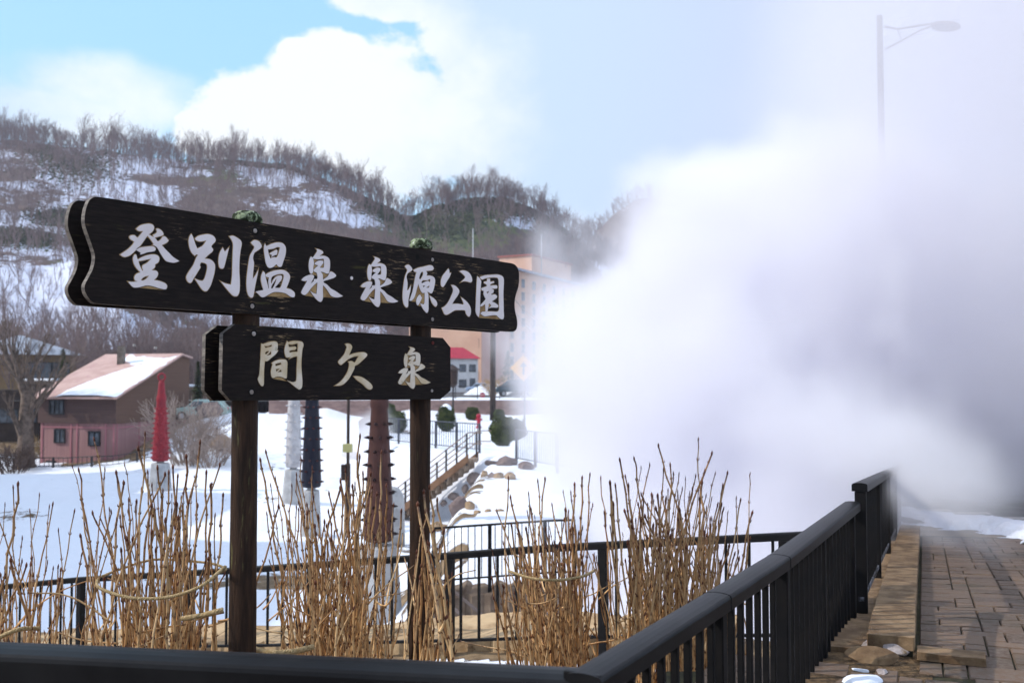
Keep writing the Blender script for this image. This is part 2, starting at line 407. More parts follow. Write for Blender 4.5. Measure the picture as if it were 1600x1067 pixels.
def slab(name, loops, mtl, parent, n0, n1, offset=0., org=(0, 0), sub=4):
    """flat plate cut to the given outlines (s, z): from n0 to n1 along the face normal"""
    cu = bpy.data.curves.new(name, 'CURVE'); cu.dimensions = '2D'; cu.fill_mode = 'BOTH'
    cu.extrude = abs(n1-n0)/2; cu.offset = offset
    for lp in loops:
        pts = crv(lp, sub) if sub > 1 else lp
        sp = cu.splines.new('POLY'); sp.points.add(len(pts)-1)
        for q, p in zip(sp.points, pts): q.co = (p[0]-org[0], p[1]-org[1], 0, 1)
        sp.use_cyclic_u = True
    tmp = bpy.data.objects.new('tmp', cu); COL.objects.link(tmp); bpy.context.view_layer.update()
    me = bpy.data.meshes.new_from_object(tmp.evaluated_get(bpy.context.evaluated_depsgraph_get())); bpy.data.objects.remove(tmp)
    mm = (n0+n1)/2
    for v in me.vertices:
        p = bd*(v.co.x+org[0])+Vector((0, 0, 1))*(v.co.y+org[1])+bn*(mm+v.co.z)+A_; v.co = p-parent_loc(parent)
    me.materials.clear(); me.materials.append(mtl); me.name = name
    o = bpy.data.objects.new(name, me); COL.objects.link(o); o.parent = parent; return o
def parent_loc(p):
    l = Vector((0, 0, 0))
    while p is not None: l = l+p.location; p = p.parent
    return l
# glyph outlines, each traced in a crop (x0, y0, scale)
GLY = {
'a': (180, 340, 8.89, [
 [(285,160),(340,115),(400,95),(470,88),(515,103),(535,140),(515,190),(470,230),(430,270),(395,320),(340,395),(300,425),(270,465),(190,530),(120,547),(65,515),(110,485),(180,435),(240,375),(262,335),(205,300),(192,270),(220,250),(265,250),(305,280),(345,240),(385,190),(320,187)],
 [(445,255),(465,240),(500,260),(535,275),(520,245),(570,215),(575,195),(562,160),(590,155),(640,185),(665,230),(650,250),(600,265),(545,280),(585,330),(625,310),(660,265),(700,275),(735,320),(710,350),(640,385),(690,440),(740,490),(800,550),(885,605),(820,628),(740,618),(690,595),(640,525),(600,455),(570,410),(515,380),(530,370),(490,310)],
 [(285,450),(340,420),(430,405),(510,400),(550,420),(555,450),(530,470),(440,485),(370,510),(340,515),(350,490)],
 [(262,520),(285,518),(300,570),(312,583),(370,550),(460,520),(540,515),(590,535),(607,575),(590,625),(550,650),(545,690),(500,735),(560,740),(588,770),(578,820),(530,870),(600,880),(680,910),(715,945),(705,990),(680,998),(600,980),(500,950),(420,945),(330,968),(250,970),(200,925),(175,890),(240,895),(320,885),(275,878),(262,830),(290,785),(345,760),(290,700),(255,640),(243,570)],
 [(318,602),(360,600),(430,585),(495,572),(440,630),(378,665),(372,700),(385,735),(370,738),(345,690),(325,640)],
 [(350,870),(375,840),(420,815),(465,808),(430,850),(380,876)]]),
'b': (280, 355, 8.89, [
 [(165,98),(190,150),(215,230),(245,300),(320,260),(375,185),(290,200),(235,185),(215,160),(260,125),(340,105),(400,100),(460,120),(495,160),(495,200),(440,265),(465,310),(450,345),(400,385),(345,440),(410,445),(460,475),(490,530),(485,620),(460,720),(430,810),(385,880),(350,888),(310,860),(260,790),(210,712),(270,740),(330,740),(365,660),(385,560),(370,510),(300,490),(280,535),(290,555),(240,640),(190,720),(165,765),(145,775),(110,750),(95,690),(130,620),(190,530),(230,430),(258,385),(230,380),(212,400),(165,350),(135,270),(127,190),(140,130)],
 [(600,285),(628,345),(685,285),(660,390),(635,490),(615,560),(590,578),(555,560),(543,500),(545,420),(565,345)],
 [(690,130),(740,122),(800,150),(850,190),(862,240),(845,330),(832,450),(828,600),(835,750),(832,880),(810,945),(775,960),(735,945),(690,900),(640,840),(575,755),(640,785),(715,800),(730,680),(735,500),(740,350),(745,240),(725,180)]]),
'c': (375, 365, 9.7, [
 [(160,140),(200,105),(240,103),(290,130),(322,190),(300,230),(235,275),(210,295),(190,370),(205,450),(195,560),(185,690),(225,640),(270,555),(255,640),(225,780),(205,900),(190,960),(160,970),(125,940),(100,860),(93,740),(105,600),(125,440),(145,340),(175,280),(212,210),(185,170)],
 [(375,155),(395,190),(480,155),(560,137),(630,145),(675,185),(690,240),(680,330),(650,420),(625,495),(600,507),(570,495),(545,468),(500,505),(450,522),(410,500),(385,440),(370,350),(357,250),(360,190)],
 [(415,240),(500,230),(560,205),(602,210),(590,260),(570,330),(548,362),(500,360),(455,382),(432,320),(422,280)],
 [(438,308),(480,280),(545,248),(560,265),(552,318),(520,330),(490,345),(470,362),(480,325)],
 [(345,572),(370,600),(385,680),(410,770),(425,830),(435,825),(425,740),(435,665),(395,655),(385,625),(450,585),(560,555),(650,555),(710,585),(750,640),(745,700),(715,780),(695,828),(770,850),(815,890),(825,930),(810,965),(760,955),(680,905),(590,888),(500,890),(420,930),(350,965),(310,955),(265,910),(230,880),(350,855),(330,790),(313,700),(320,630)],
 [(480,655),(560,620),(640,612),(660,640),(645,720),(610,815),(570,825),(520,820),(570,765),(620,700),(628,650),(600,635),(540,655),(490,715),(474,770),(462,730)],
 [(505,740),(540,688),(548,690),(530,750),(492,828),(462,832),(476,785)]]),
'd': (460, 380, 10.67, [
 [(355,93),(400,105),(460,135),(472,165),(410,215),(480,212),(545,235),(580,280),(587,360),(580,440),(565,500),(535,508),(465,480),(430,480),(465,525),(468,610),(550,555),(590,480),(630,485),(680,525),(685,550),(650,580),(560,610),(480,635),(480,655),(540,695),(600,755),(680,800),(750,850),(802,880),(760,898),(690,905),(610,880),(560,810),(510,740),(467,700),(468,800),(470,900),(455,955),(430,980),(380,955),(320,890),(255,795),(310,830),(365,848),(372,760),(378,650),(320,700),(265,760),(220,820),(175,862),(135,855),(110,825),(130,770),(170,700),(210,628),(150,632),(110,615),(160,565),(240,530),(300,530),(320,560),(300,610),(260,675),(320,630),(322,600),(372,597),(380,560),(365,495),(330,480),(312,450),(350,410),(400,365),(370,368),(330,350),(350,320),(410,290),(460,295),(475,325),(450,365),(415,410),(480,410),(490,380),(488,300),(480,262),(400,270),(330,265),(305,255),(318,330),(308,400),(303,480),(285,512),(260,505),(240,450),(233,370),(245,280),(270,228),(300,240),(340,190),(375,130)]]),
'e': (620, 400, 10.67, [
 [(128,175),(165,148),(205,155),(250,215),(235,250),(175,290),(155,350),(172,450),(165,570),(185,570),(228,495),(220,570),(200,660),(185,750),(180,840),(150,855),(110,800),(92,700),(98,560),(120,400),(140,320),(170,240),(150,205)],
 [(272,235),(350,200),(440,180),(540,155),(590,170),(610,210),(585,240),(480,250),(500,290),(485,330),(550,330),(610,355),(632,410),(620,500),(595,590),(570,625),(535,610),(500,590),(520,650),(522,800),(520,900),(500,948),(470,930),(430,880),(385,790),(430,805),(455,790),(460,680),(458,610),(430,620),(400,590),(370,520),(355,460),(330,540),(310,620),(280,700),(240,745),(205,745),(235,660),(265,560),(290,420),(310,320),(325,270),(290,262)],
 [(365,370),(385,300),(410,265),(435,270),(430,320),(395,385),(375,390)],
 [(400,440),(430,405),(500,405),(545,385),(555,400),(545,445),(520,420),(470,430),(415,455)],
 [(425,495),(470,495),(440,528)], [(480,530),(540,490),(530,528)],
 [(380,645),(400,680),(415,690),(390,750),(360,810),(340,822),(320,780),(325,720),(350,670)],
 [(540,660),(600,700),(650,750),(667,800),(650,840),(625,835),(580,780),(555,710)]]),
'f': (680, 410, 10.67, [
 [(215,105),(228,140),(230,180),(258,175),(235,240),(190,310),(150,380),(120,410),(92,380),(90,310),(110,240),(160,170)],
 [(398,150),(450,135),(520,150),(575,195),(605,260),(608,310),(585,335),(530,320),(470,315),(425,330),(490,265),(495,240),(450,190)],
 [(260,378),(300,380),(350,410),(395,475),(370,550),(320,620),(275,695),(370,690),(455,705),(470,690),(455,650),(425,580),(480,620),(540,680),(580,750),(588,830),(570,895),(545,900),(510,860),(490,800),(400,795),(320,800),(250,840),(190,872),(150,860),(125,810),(105,760),(150,735),(200,680),(250,590),(290,490),(290,440)]]),
'g': (735, 415, 10.67, [
 [(110,180),(140,205),(172,260),(168,330),(160,450),(155,600),(150,750),(135,858),(105,830),(82,760),(85,650),(90,500),(98,350),(103,250)],
 [(150,195),(230,165),(330,155),(430,150),(500,165),(545,205),(550,300),(543,450),(545,600),(548,750),(552,850),(540,890),(510,893),(465,865),(430,830),(350,830),(240,845),(200,830),(158,800),(200,768),(350,765),(465,755),(470,600),(468,400),(465,250),(440,203),(330,200),(240,215),(190,232)],
 [(275,225),(320,222),(325,275),(385,262),(390,285),(330,310),(320,335),(430,330),(445,360),(430,382),(350,385),(385,410),(375,450),(340,475),(345,490),(400,480),(440,510),(430,540),(350,600),(400,620),(455,660),(460,690),(430,702),(350,700),(300,712),(345,665),(320,640),(300,640),(292,700),(270,772),(247,760),(240,640),(200,670),(168,680),(163,660),(210,610),(250,560),(215,480),(220,425),(190,415),(172,380),(230,360),(270,340),(265,320),(220,290),(225,270),(272,260)],
 [(262,440),(310,425),(295,450),(270,470)]]),
'h': (395, 525, 11.86, [
 [(155,145),(190,150),(270,120),(370,100),(430,110),(455,150),(445,260),(460,270),(420,330),(340,400),(260,465),(215,460),(210,520),(200,650),(198,780),(195,890),(180,925),(155,925),(120,880),(90,800),(115,720),(125,600),(135,450),(145,300)],
 [(200,180),(270,185),(345,155),(340,195),(270,210),(230,222)], [(215,320),(235,290),(280,275),(300,285),(240,345)], [(290,320),(330,275),(338,310),(330,345),(240,365)],
 [(630,95),(650,115),(740,95),(840,95),(910,115),(930,170),(910,250),(895,400),(890,550),(900,700),(910,850),(900,950),(860,990),(820,970),(740,910),(680,860),(625,820),(720,850),(790,840),(805,780),(808,600),(820,450),(822,370),(760,380),(680,415),(700,385),(640,395),(610,385),(585,310),(585,240),(605,160)],
 [(650,145),(720,155),(825,130),(830,200),(825,295),(740,295),(680,310),(665,280),(700,262),(770,255),(798,225),(780,200),(700,205),(660,200)],
 [(345,500),(400,465),(480,440),(560,437),(610,450),(630,490),(628,600),(625,700),(620,775),(590,785),(520,755),(430,755),(370,778),(340,750),(330,670),(345,580),(360,525)],
 [(405,515),(520,485),(525,530),(415,560)], [(420,610),(500,600),(435,660),(425,650)], [(520,610),(530,665),(450,668)]]),
'i': (515, 525, 11.85, [
 [(285,150),(330,142),(380,155),(408,200),(395,250),(345,360),(450,325),(540,305),(630,303),(685,335),(680,370),(600,450),(520,520),(460,550),(450,600),(400,700),(340,800),(260,880),(190,912),(100,915),(180,860),(270,760),(330,650),(355,560),(355,500),(340,475),(400,465),(460,492),(500,430),(535,370),(450,375),(340,425),(260,490),(205,532),(170,510),(158,470),(210,410),(270,330),(300,250),(312,200)],
 [(445,748),(500,745),(590,765),(680,820),(760,890),(785,940),(770,975),(730,985),(680,960),(600,880),(500,810)]])}
def glyph(k): x0, y0, s_, lps = GLY[k]; return [[sgn(x0+x/s_, y0+y/s_) for x, y in lp] for lp in lps]
def fit(loops, px0, py0, px1, py1):     # the same character again, moved into another box of the board
    al = [p for l in loops for p in l]; s0, s1 = min(p[0] for p in al), max(p[0] for p in al); z0, z1 = min(p[1] for p in al), max(p[1] for p in al)
    cy = (py0+py1)/2; cx = (px0+px1)/2
    t0, t1 = sgn(px0, cy)[0], sgn(px1, cy)[0]; w1, w0 = sgn(cx, py0)[1], sgn(cx, py1)[1]
    return [[(t0+(p[0]-s0)/(s1-s0)*(t1-t0), w0+(p[1]-z0)/(z1-z0)*(w1-w0)) for p in l] for l in loops]
TH = .030
sroot_p = at(380, 1000, 5.35)
PS1 = sgn(381, 420)[0]; PS2 = sgn(663, 450)[0]; PR = .072
gap = .112
sign_z = -1.15
c0 = A_+bd*((PS1+PS2)/2); sroot = empty('wooden_sign', (c0.x, c0.y, sign_z), 'dark wooden two-board park sign with carved white brush characters on two log posts', 'sign')
def board(name, outline, front):
    n1 = 0 if front else -gap-TH; n0 = n1-TH
    o = slab(name, [outline], BOARD, sroot, n0, n1, sub=5)
    o.data.materials.append(BEDGE)
    for p in o.data.polygons:
        if abs(p.normal.dot(bn)) < .7: p.material_index = 1
    return o
top_o = [(152,307.5),(141,312),(135.3,323.4),(132.5,337.5),(133,351.5),(139,370),(145.6,389),(148.4,402),(145.6,418.7),(138,434.7),(132.8,445),(133.4,456),(140,467.5),(149.4,474),(300,484.3),(465,495.5),(640,507.2),(775,516.4),(801,518.2),(806.5,515),(808.3,506.9),(807.6,497.5),(804.8,485.3),(804.2,473),(805.8,461.9),(810,447.8),(811.2,433.8),(810,421.6),(805,414),(797,411),(640,387),(465,358),(300,331)]
low_o = [(370,506),(352,508),(347,519),(347,612),(360,626),(372,626.3),(530,625.3),(688,624),(703,612),(703.5,541),(694,528),(680,527),(530,517)]
top_s = [sgn(*p) for p in top_o]
def poly_str(lp): return lp
# the low board is straight-cut with clipped corners
low_s = [sgn(*p) for p in [(367,506.5),(348.5,521),(346.5,610),(360.5,626),(688,624),(704,610),(704,543),(692,528)]]
bt = board('upper_board', top_s, True); bt2 = board('back_board', [(s-.004, z-.002) for s, z in top_s], False)
def board2(name, outline, front):
    n1 = 0.0 if front else -gap-TH; n0 = n1-TH
    o = slab(name, [outline], BOARD, sroot, n0, n1, sub=1); o.data.materials.append(BEDGE)
    for p in o.data.polygons:
        if abs(p.normal.dot(bn)) < .7: p.material_index = 1
    return o
bl = board2('lower_board', low_s, True); bl2 = board2('back_board', [(s-.006, z-.002) for s, z in low_s], False)
# carved characters: a thin bare rim, then paint
def chars(name, loops, mt, parent):
    o = slab(name, loops, mt, parent, .0008, .0034); r = slab('carved_rim', loops, RIM, o, .0006, .0018, offset=.0035)
    return o
DG = glyph('d')
sets = [('character', glyph('a'), PAINT, bt), ('character', glyph('b'), PAINT, bt), ('character', glyph('c'), PAINT, bt), ('character', DG, PAINT, bt),
        ('character', fit(DG, 563.1, 402.4, 621.7, 480), PAINT, bt), ('character', glyph('e'), PAINT, bt), ('character', glyph('f'), PAINT, bt), ('character', glyph('g'), PAINT, bt),
        ('character', glyph('h'), PAINTY, bl), ('character', glyph('i'), PAINTY, bl), ('character', fit(DG, 621.8, 542.4, 672.2, 607.2), PAINTY, bl)]
for nme, lps, mt, par in sets:
    o = slab(nme, lps, mt, par, .0012, .0040); rim = slab('carved_rim', lps, RIM, o, .0006, .0016, offset=.0032) if False else None
    r_ = slab('carved_rim', lps, RIM, par, .0006, .0020, offset=.0034)
ds, dz = sgn(549, 434.6)
slab('middle_dot', [[(ds+.0105*math.cos(a), dz+.0105*math.sin(a)) for a in [k*math.pi/6 for k in range(12)]]], PAINT, bt, .0012, .004)
# bolts in their holes
def bolt(px, py, par, pin=BOLT, r=.0125):
    s, z = sgn(px, py); P = A_+bd*s; P = Vector((P.x, P.y, z)); b = MB(); u = bd; w = Vector((0, 0, 1)); n = 18
    ring = lambda rad, off: [P+(u*math.cos(2*math.pi*k/n)+w*math.sin(2*math.pi*k/n))*rad+bn*off for k in range(n)]
    b.add(ring(r*1.75, .0009)+[P+bn*.0009], [[k, (k+1) % n, n] for k in range(n)])
    h = b.build('bolt_hole', HOLE, par)
    if pin is not None:
        b = MB(); q = P-bd*r*.25; ring2 = lambda rad, off: [q+(u*math.cos(2*math.pi*k/n)+w*math.sin(2*math.pi*k/n))*rad+bn*off for k in range(n)]
        v = ring2(r, .001)+ring2(r, .0035)+ring2(r*.6, .005)+[q+bn*.0052]
        f = [[k, (k+1) % n, n+(k+1) % n, n+k] for k in range(n)]+[[n+k, n+(k+1) % n, 2*n+(k+1) % n, 2*n+k] for k in range(n)]+[[2*n+k, 2*n+(k+1) % n, 3*n] for k in range(n)]
        b.add(v, f); b.build('bolt', pin, par)
for q in ((399, 361), (394.5, 478.5), (676, 406), (676, 499)): bolt(*q, bt)
bolt(652, 401.5, bt, None, .010)
for q in ((397, 521.5), (393.5, 612.5)): bolt(*q, bl)
bolt(676.5, 535.8, bl, REDB); bolt(675, 610.5, bl, BOLT, .011)
# the posts: round logs standing between front and back boards
rnd = random.Random(4)
def squash(q, c):
    q = Vector(q); d = (q-Vector((c.x, c.y, q.z))).dot(bn); m = gap/2-.001
    return q-bn*(d-max(-m, min(m, d)))
def post(s0, ztop, rad, nm='post'):
    c = A_+bd*s0-bn*(TH+gap/2); b = MB(); n = 28; prof = []
    zz = sign_z-.25
    while zz < ztop: prof.append((rad*(1+.02*math.sin(zz*3.1+s0)), zz)); zz += .12
    prof += [(rad, ztop), (rad*.8, ztop+.012)]
    b.lathe((c.x, c.y, 0), prof, n, .012, rnd); o = b.build(nm, POSTM, sroot, smooth=True)
    b = MB(); prof = [(rad*1.06, ztop-.004), (rad*1.14, ztop+.022), (rad*1.02, ztop+.048), (rad*.7, ztop+.066), (rad*.3, ztop+.070)]
    b.lathe((c.x, c.y, 0), prof, n, .07, rnd); b.build('post_cap', CAPM, o, smooth=True)
zt1 = at(384, 345, 5.42).z; zt2 = at(662, 390, 6.62).z
post(PS1+.085, zt1-.005, PR); post(PS2+.06, zt2+.005, PR*.95)

# ================================================================ railings round the garden
BLK = mat('black satin railing paint', (.007, .007, .008), (.013, .013, .014), 3, .42, spec=.09, bump=.03, bscale=40)
BLKM = mat('black matt picket paint', (.007, .007, .008), (.011, .010, .010), 6, .6, spec=.12)
DUST = mat('dusty black rail foot', (.02, .02, .022), (.20, .20, .23), 14, .6, thr=(.45, .6))
def railprof(w, t):      # domed cap rail cross-section (across, up)
    return [(-w/2, 0), (-w/2, t*.72), (-w*.47, t*.84), (-w*.41, t*.91), (-w*.2, t*.98), (0, t), (w*.2, t*.98), (w*.41, t*.91), (w*.47, t*.84), (w/2, t*.72), (w/2, 0)]
def sweep(name, pts, prof, m, parent, closed_caps=True):
    pts = [Vector(p) for p in pts]; b = MB(); rings = []; k = len(prof)
    for i, p in enumerate(pts):
        d1 = (p-pts[i-1]).normalized() if i else None; d2 = (pts[i+1]-p).normalized() if i+1 < len(pts) else None
        d = ((d1 or d2)+(d2 or d1)).normalized(); side = Vector((d.y, -d.x, 0)).normalized()
        c = 1/max(.5, (d1 or d2).dot(d))
        rings += [p+side*a*c+Vector((0, 0, h)) for a, h in prof]
    fs = []
    for i in range(len(pts)-1):
        for j in range(k): fs.append([i*k+j, i*k+(j+1) % k, (i+1)*k+(j+1) % k, (i+1)*k+j])
    fs += [list(range(k)), [len(rings)-k+j for j in range(k)][::-1]]
    b.add(rings, fs); return b.build(name, m, parent)
def along(path, step, s0=0.):
    P = [Vector(p) for p in path]; out = []; acc = s0
    for a, b in zip(P, P[1:]):
        L = (b-a).length
        while acc <= L: out.append((a.lerp(b, acc/L), (b-a).normalized())); acc += step
        acc -= L
    return out
pk_cache = {}
def boxmesh(sx, sy, sz, m, bev=.004):
    key = (round(sx, 4), round(sy, 4), round(sz, 3), m.name)
    if key not in pk_cache:
        import bmesh
        me = bpy.data.meshes.new('bar'); bm = bmesh.new(); bmesh.ops.create_cube(bm, size=1)
        for v in bm.verts: v.co = Vector((v.co.x*sx, v.co.y*sy, v.co.z*sz))
        if bev: bmesh.ops.bevel(bm, geom=bm.edges[:], offset=bev, segments=2, affect='EDGES')
        bm.to_mesh(me); bm.free(); me.materials.append(m); pk_cache[key] = me
    return pk_cache[key]
def bar(name, parent, p, d, sx, sy, z0, z1, m, bev=.004):
    o = bpy.data.objects.new(name, boxmesh(sx, sy, z1-z0, m, bev)); COL.objects.link(o); o.parent = parent
    o.location = Vector((p.x, p.y, (z0+z1)/2))-parent.location; o.rotation_euler = (0, 0, math.atan2(d.y, d.x)); return o
def fence(name, label, path, ztop, zbot, zground, rw, rt, pick, pstep, post_s, posts, group=None, m=BLK, mp=BLKM, rail_m=None, brail=.03, off=.06, base=None, bev=.004):
    """path: plan nodes; ztop(p)=top of cap rail, zbot(p)=underside of the foot rail"""
    root = empty(name, (path[0][0], path[0][1], zground(*path[0])), label, 'railing', group)
    P3 = [Vector((x, y, 0)) for x, y in path]
    fine_ = [P3[0]]
    for a, b in zip(P3, P3[1:]):
        n = max(1, int((b-a).length/1.2)); fine_ += [a.lerp(b, (k+1)/n) for k in range(n)]
    sweep('top_rail', [Vector((p.x, p.y, ztop(p.x, p.y)-rt)) for p in fine_], railprof(rw, rt), rail_m or m, root)
    sweep('bottom_rail', [Vector((p.x, p.y, zbot(p.x, p.y))) for p in fine_], [(-.02, 0), (-.02, brail), (.02, brail), (.02, 0)], base or m, root)
    for p, d in along(P3, pstep, pstep*.6):
        if any((p-Vector((q[0], q[1], 0))).length < pstep*.42 for q in posts): continue
        bar('baluster', root, p, d, pick, pick, zbot(p.x, p.y)+brail, ztop(p.x, p.y)-rt, mp, bev*.6)
    for (x, y) in posts:
        p = Vector((x, y, 0)); d = min(((abs((p-(a+b)/2).length), (b-a).normalized()) for a, b in zip(P3, P3[1:])), key=lambda q: q[0])[1]
        bar('post', root, p, d, post_s, post_s, zground(x, y)-.3, ztop(x, y)-rt, mp, bev)
    return root
ZR = .79
# the railing along the bottom of the picture
f1 = fence('garden_railing', 'broad black railing crossing closest to the viewer, in front of the sign posts', [(-6, 3.75), (-3, 3.39), (-1.5, 3.19), (.19, 2.92)], lambda x, y: ZR-.018, lambda x, y: -.02, lambda x, y: 0, .165, .10, .022, .2, .06, [(-5.6, 3.70), (-3.7, 3.47), (-1.75, 3.22)])
f2 = fence('garden_railing', 'black railing with cap rail and close pickets running back beside the brick path', RAIL, lambda x, y: ZR+.0*y, lambda x, y: -.14, lambda x, y: -.05, .112, .064, .026, .135, .062, [(.25, 2.92), (.80, 3.92), (1.3, 4.83), (1.80, 5.86), (2.30, 6.82)], base=DUST)
f3 = fence('garden_railing', 'taller black railing on the stone kerb, fading into the steam', RAIL2, lambda x, y: .945+zp(y)*.95, lambda x, y: float(zp(y))+.13, lambda x, y: float(zp(y)), .105, .06, .026, .13, .075, [(2.44, 7.01), (3.27, 9.0), (4.19, 11.2), (5.07, 13.3), (5.9, 15.3)], base=DUST)
# end plate of the corner
b = MB(); b.box((.20, 2.85, ZR-.045), (.115, .02, .085), rz=-R(30)); b.build('end_cap', BLK, f2, bevel=.004)
for q, nm in (((.80, 3.92), f2), ((1.27, 4.78), f2)):
    d_ = (Vector((1.27, 4.78, 0))-Vector((.80, 3.92, 0))).normalized(); p_ = Vector((q[0], q[1], ZR-.064)); sweep('rail_joint', [p_-d_*.004, p_+d_*.004], [(a*1.03, h*1.03-.001) for a, h in railprof(.112, .064)], HOLE, nm)
def zmt(x, y): return float(np.interp(x, [-14, -7.6, -5.98, -.42, .41, 2.85], [-2.1, -1.35, -1.06, -.21, -.08, .23]))
mid_posts = []
for px in (-115, 133, 302, 490, 703, 941, 1222):
    # where the picture column meets the fence line in plan
    best = None
    for a, b2 in zip(MID, MID[1:]):
        for k in range(200):
            x = a[0]+(b2[0]-a[0])*k/200; y = a[1]+(b2[1]-a[1])*k/200; e = abs(800+F*x/y-px)
            if best is None or e < best[0]: best = (e, x, y)
    mid_posts.append((best[1], best[2]))
f4 = fence('garden_railing', 'black railing with square pickets behind the dry canes, in front of the snowy valley', MID, lambda x, y: zmt(x, y), lambda x, y: zmt(x, y)-.98, lambda x, y: zmt(x, y)-1.15, .07, .078, .026, .225, .09, mid_posts)

# ================================================================ path, kerb, loose stones
def mat_paver():
    m, t, b = newmat('brown brick pavers'); tc = N(t, 'ShaderNodeTexCoord'); v = tc.outputs['Object']
    a = N(t, 'ShaderNodeAttribute'); a.attribute_name = 'tone'
    c = MIX(t, a.outputs['Fac'], (.078, .048, .033, 1), (.155, .096, .062, 1))
    c = MIX(t, SS(t, NZ(t, v, 30, 6, .7), .35, .75), c, (.15, .12, .095, 1)); c = MIX(t, SS(t, NZ(t, v, 1.1, 5, .6), .5, .75), c, (.06, .05, .035, 1))
    put(t, b.inputs['Base Color'], c); b.inputs['Roughness'].default_value = .8; b.inputs['Specular IOR Level'].default_value = .25
    n = N(t, 'ShaderNodeBump'); n.inputs['Strength'].default_value = .6; n.inputs['Distance'].default_value = .006
    put(t, n.inputs['Height'], NZ(t, v, 45, 6, .7)); t.links.new(n.outputs[0], b.inputs['Normal']); return m
PAV = mat_paver()
JOINT = mat('mossy joint soil', (.025, .022, .014), (.05, .045, .02), 12, .95)
ang = R(22.4); ux = Vector((math.cos(ang), -math.sin(ang), 0)); uy = Vector((math.sin(ang), math.cos(ang), 0))
O_ = Vector((2.08, 5.93, 0))
KW = .27
def kerb_edge(v): return O_+uy*v+ux*KW
pb = MB(); tones = []; g_ = .125; NU, NV = 56, 102; occ = np.zeros((NU, NV), bool); rnd = random.Random(7)
for j in range(NV):
    for i in range(NU):
        if occ[i, j]: continue
        w, h = rnd.choice([(2, 1), (3, 2), (2, 2), (1, 1), (2, 2), (3, 1), (1, 2), (3, 2)])
        while i+w > NU or (occ[i:i+w, j].any()): w -= 1
        while j+h > NV: h -= 1
        occ[i:i+w, j:j+h] = True
        u0, u1, v0, v1 = i*g_+.004, (i+w)*g_-.004, j*g_-4.2+.004, (j+h)*g_-4.2-.004
        uo = .0 if v0 > -.5 else -1.1
        P = [O_+ux*(KW+.02+uo+u)+uy*v for u, v in ((u0, v0), (u1, v0), (u1, v1), (u0, v1))]
        if P[0].y > 14.2+.25*math.sin(P[0].x*3): continue
        c = sum(P, Vector())/4; dz = rnd.uniform(-.003, .003); tl = [rnd.uniform(-.0025, .0025) for _ in range(4)]
        top = [Vector((p.x, p.y, float(zp(p.y))+.028+dz+tl[k])) for k, p in enumerate(P)]
        ins = [p+(Vector((c.x, c.y, p.z))-p).normalized()*.008 for p in top]
        lo = [p-Vector((0, 0, .010)) for p in top]; dn = [p-Vector((0, 0, .05)) for p in top]
        pb.add([p+Vector((0, 0, 0)) for p in ins]+lo+dn, [[0, 1, 2, 3]]+[[k, 4+k, 4+(k+1) % 4, (k+1) % 4] for k in range(4)]+[[4+k, 8+k, 8+(k+1) % 4, 4+(k+1) % 4] for k in range(4)])
        tones += [rnd.random()]*12
path = pb.build('footpath', PAV); attr(path, 'tone', tones); tag(path, 'brown brick footpath beside the railing', kind='structure')
jb = MB(); nn_ = 30
vs = []; 
for k in range(nn_+1):
    v = -4.3+k*13.2/nn_
    for u in (-1.0 if v < -.4 else .1, 8): 
        p = O_+ux*u+uy*v; vs.append((p.x, p.y, float(zp(p.y))+.012))
jb.add(vs, [[2*k, 2*k+1, 2*k+3, 2*k+2] for k in range(nn_)]); tag(jb.build('path_bed', JOINT), 'dark mossy bed under the brick pavers', kind='structure')
STONE = mat('warm brown kerb stone', (.115, .07, .038), (.25, .165, .092), 5, .85, bump=.6, bscale=22, c3=(.065, .04, .022), thr3=(.56, .70), scale3=7)
GREY = mat('broken grey stone', (.26, .22, .21), (.44, .38, .36), 6, .85, bump=.8, bscale=22, c3=(.16, .11, .06), thr3=(.58, .7), scale3=5)
def rough_box(name, o, u0, u1, v0, v1, z0, z1, m, parent=None, seed=1, sub=8, amp=.006, tilt=None):
    import bmesh
    me = bpy.data.meshes.new(name); bm = bmesh.new(); bmesh.ops.create_cube(bm, size=1)
    bmesh.ops.bevel(bm, geom=bm.edges[:], offset=.02, segments=1, affect='EDGES')
    bmesh.ops.subdivide_edges(bm, edges=bm.edges[:], cuts=sub, use_grid_fill=True)
    r = random.Random(seed); ox, oy = r.uniform(0, 99), r.uniform(0, 99)
    for v in bm.verts:
        c = v.co; uu, vv = u0+(c.x+.5)*(u1-u0), v0+(c.y+.5)*(v1-v0); h = z0+(c.z+.5)*(z1-z0)
        n = lambda s: float(fbm(np.array([uu*9+ox+s+h*5]), np.array([vv*9+h*9+oy]), 1, 4, seed)[0])-.5
        uu += n(0)*amp*4; vv += n(31)*amp*4; h += n(77)*amp*2.2
        if tilt: h += tilt[0]*(uu-u0)+tilt[1]*(vv-v0)
        p = O_+ux*uu+uy*vv; v.co = Vector((p.x, p.y, float(zp(p.y))+h))
    bm.to_mesh(me); bm.free(); me.materials.append(m); o_ = bpy.data.objects.new(name, me); COL.objects.link(o_)
    if parent: o_.parent = parent; me.transform(Matrix.Translation(-parent.location))
    return o_
kr = empty('stone_kerb', (O_.x+.2, O_.y+.5, 0), 'low kerb of weathered brown stone slabs under the taller railing', 'kerb')
vv0 = .0
for k, L in enumerate((.62, 1.15, .95, 1.3, 1.1, 1.4, 1.3, 1.3)):
    rough_box('coping_stone', None, .0+.01, KW, vv0+.004, vv0+L-.004, .055 if k == 0 else -.1, .135, STONE, kr, 3+k, amp=.0022, tilt=None); vv0 += L
rough_box('kerb_face', None, .30, KW-.006, -.02, .06, -.1, .05, STONE, kr, 33, sub=4)
rough_box('inner_ledge', None, -.22, -.003, .0, 7.5, -.25, .045, STONE, kr, 34, amp=.006)
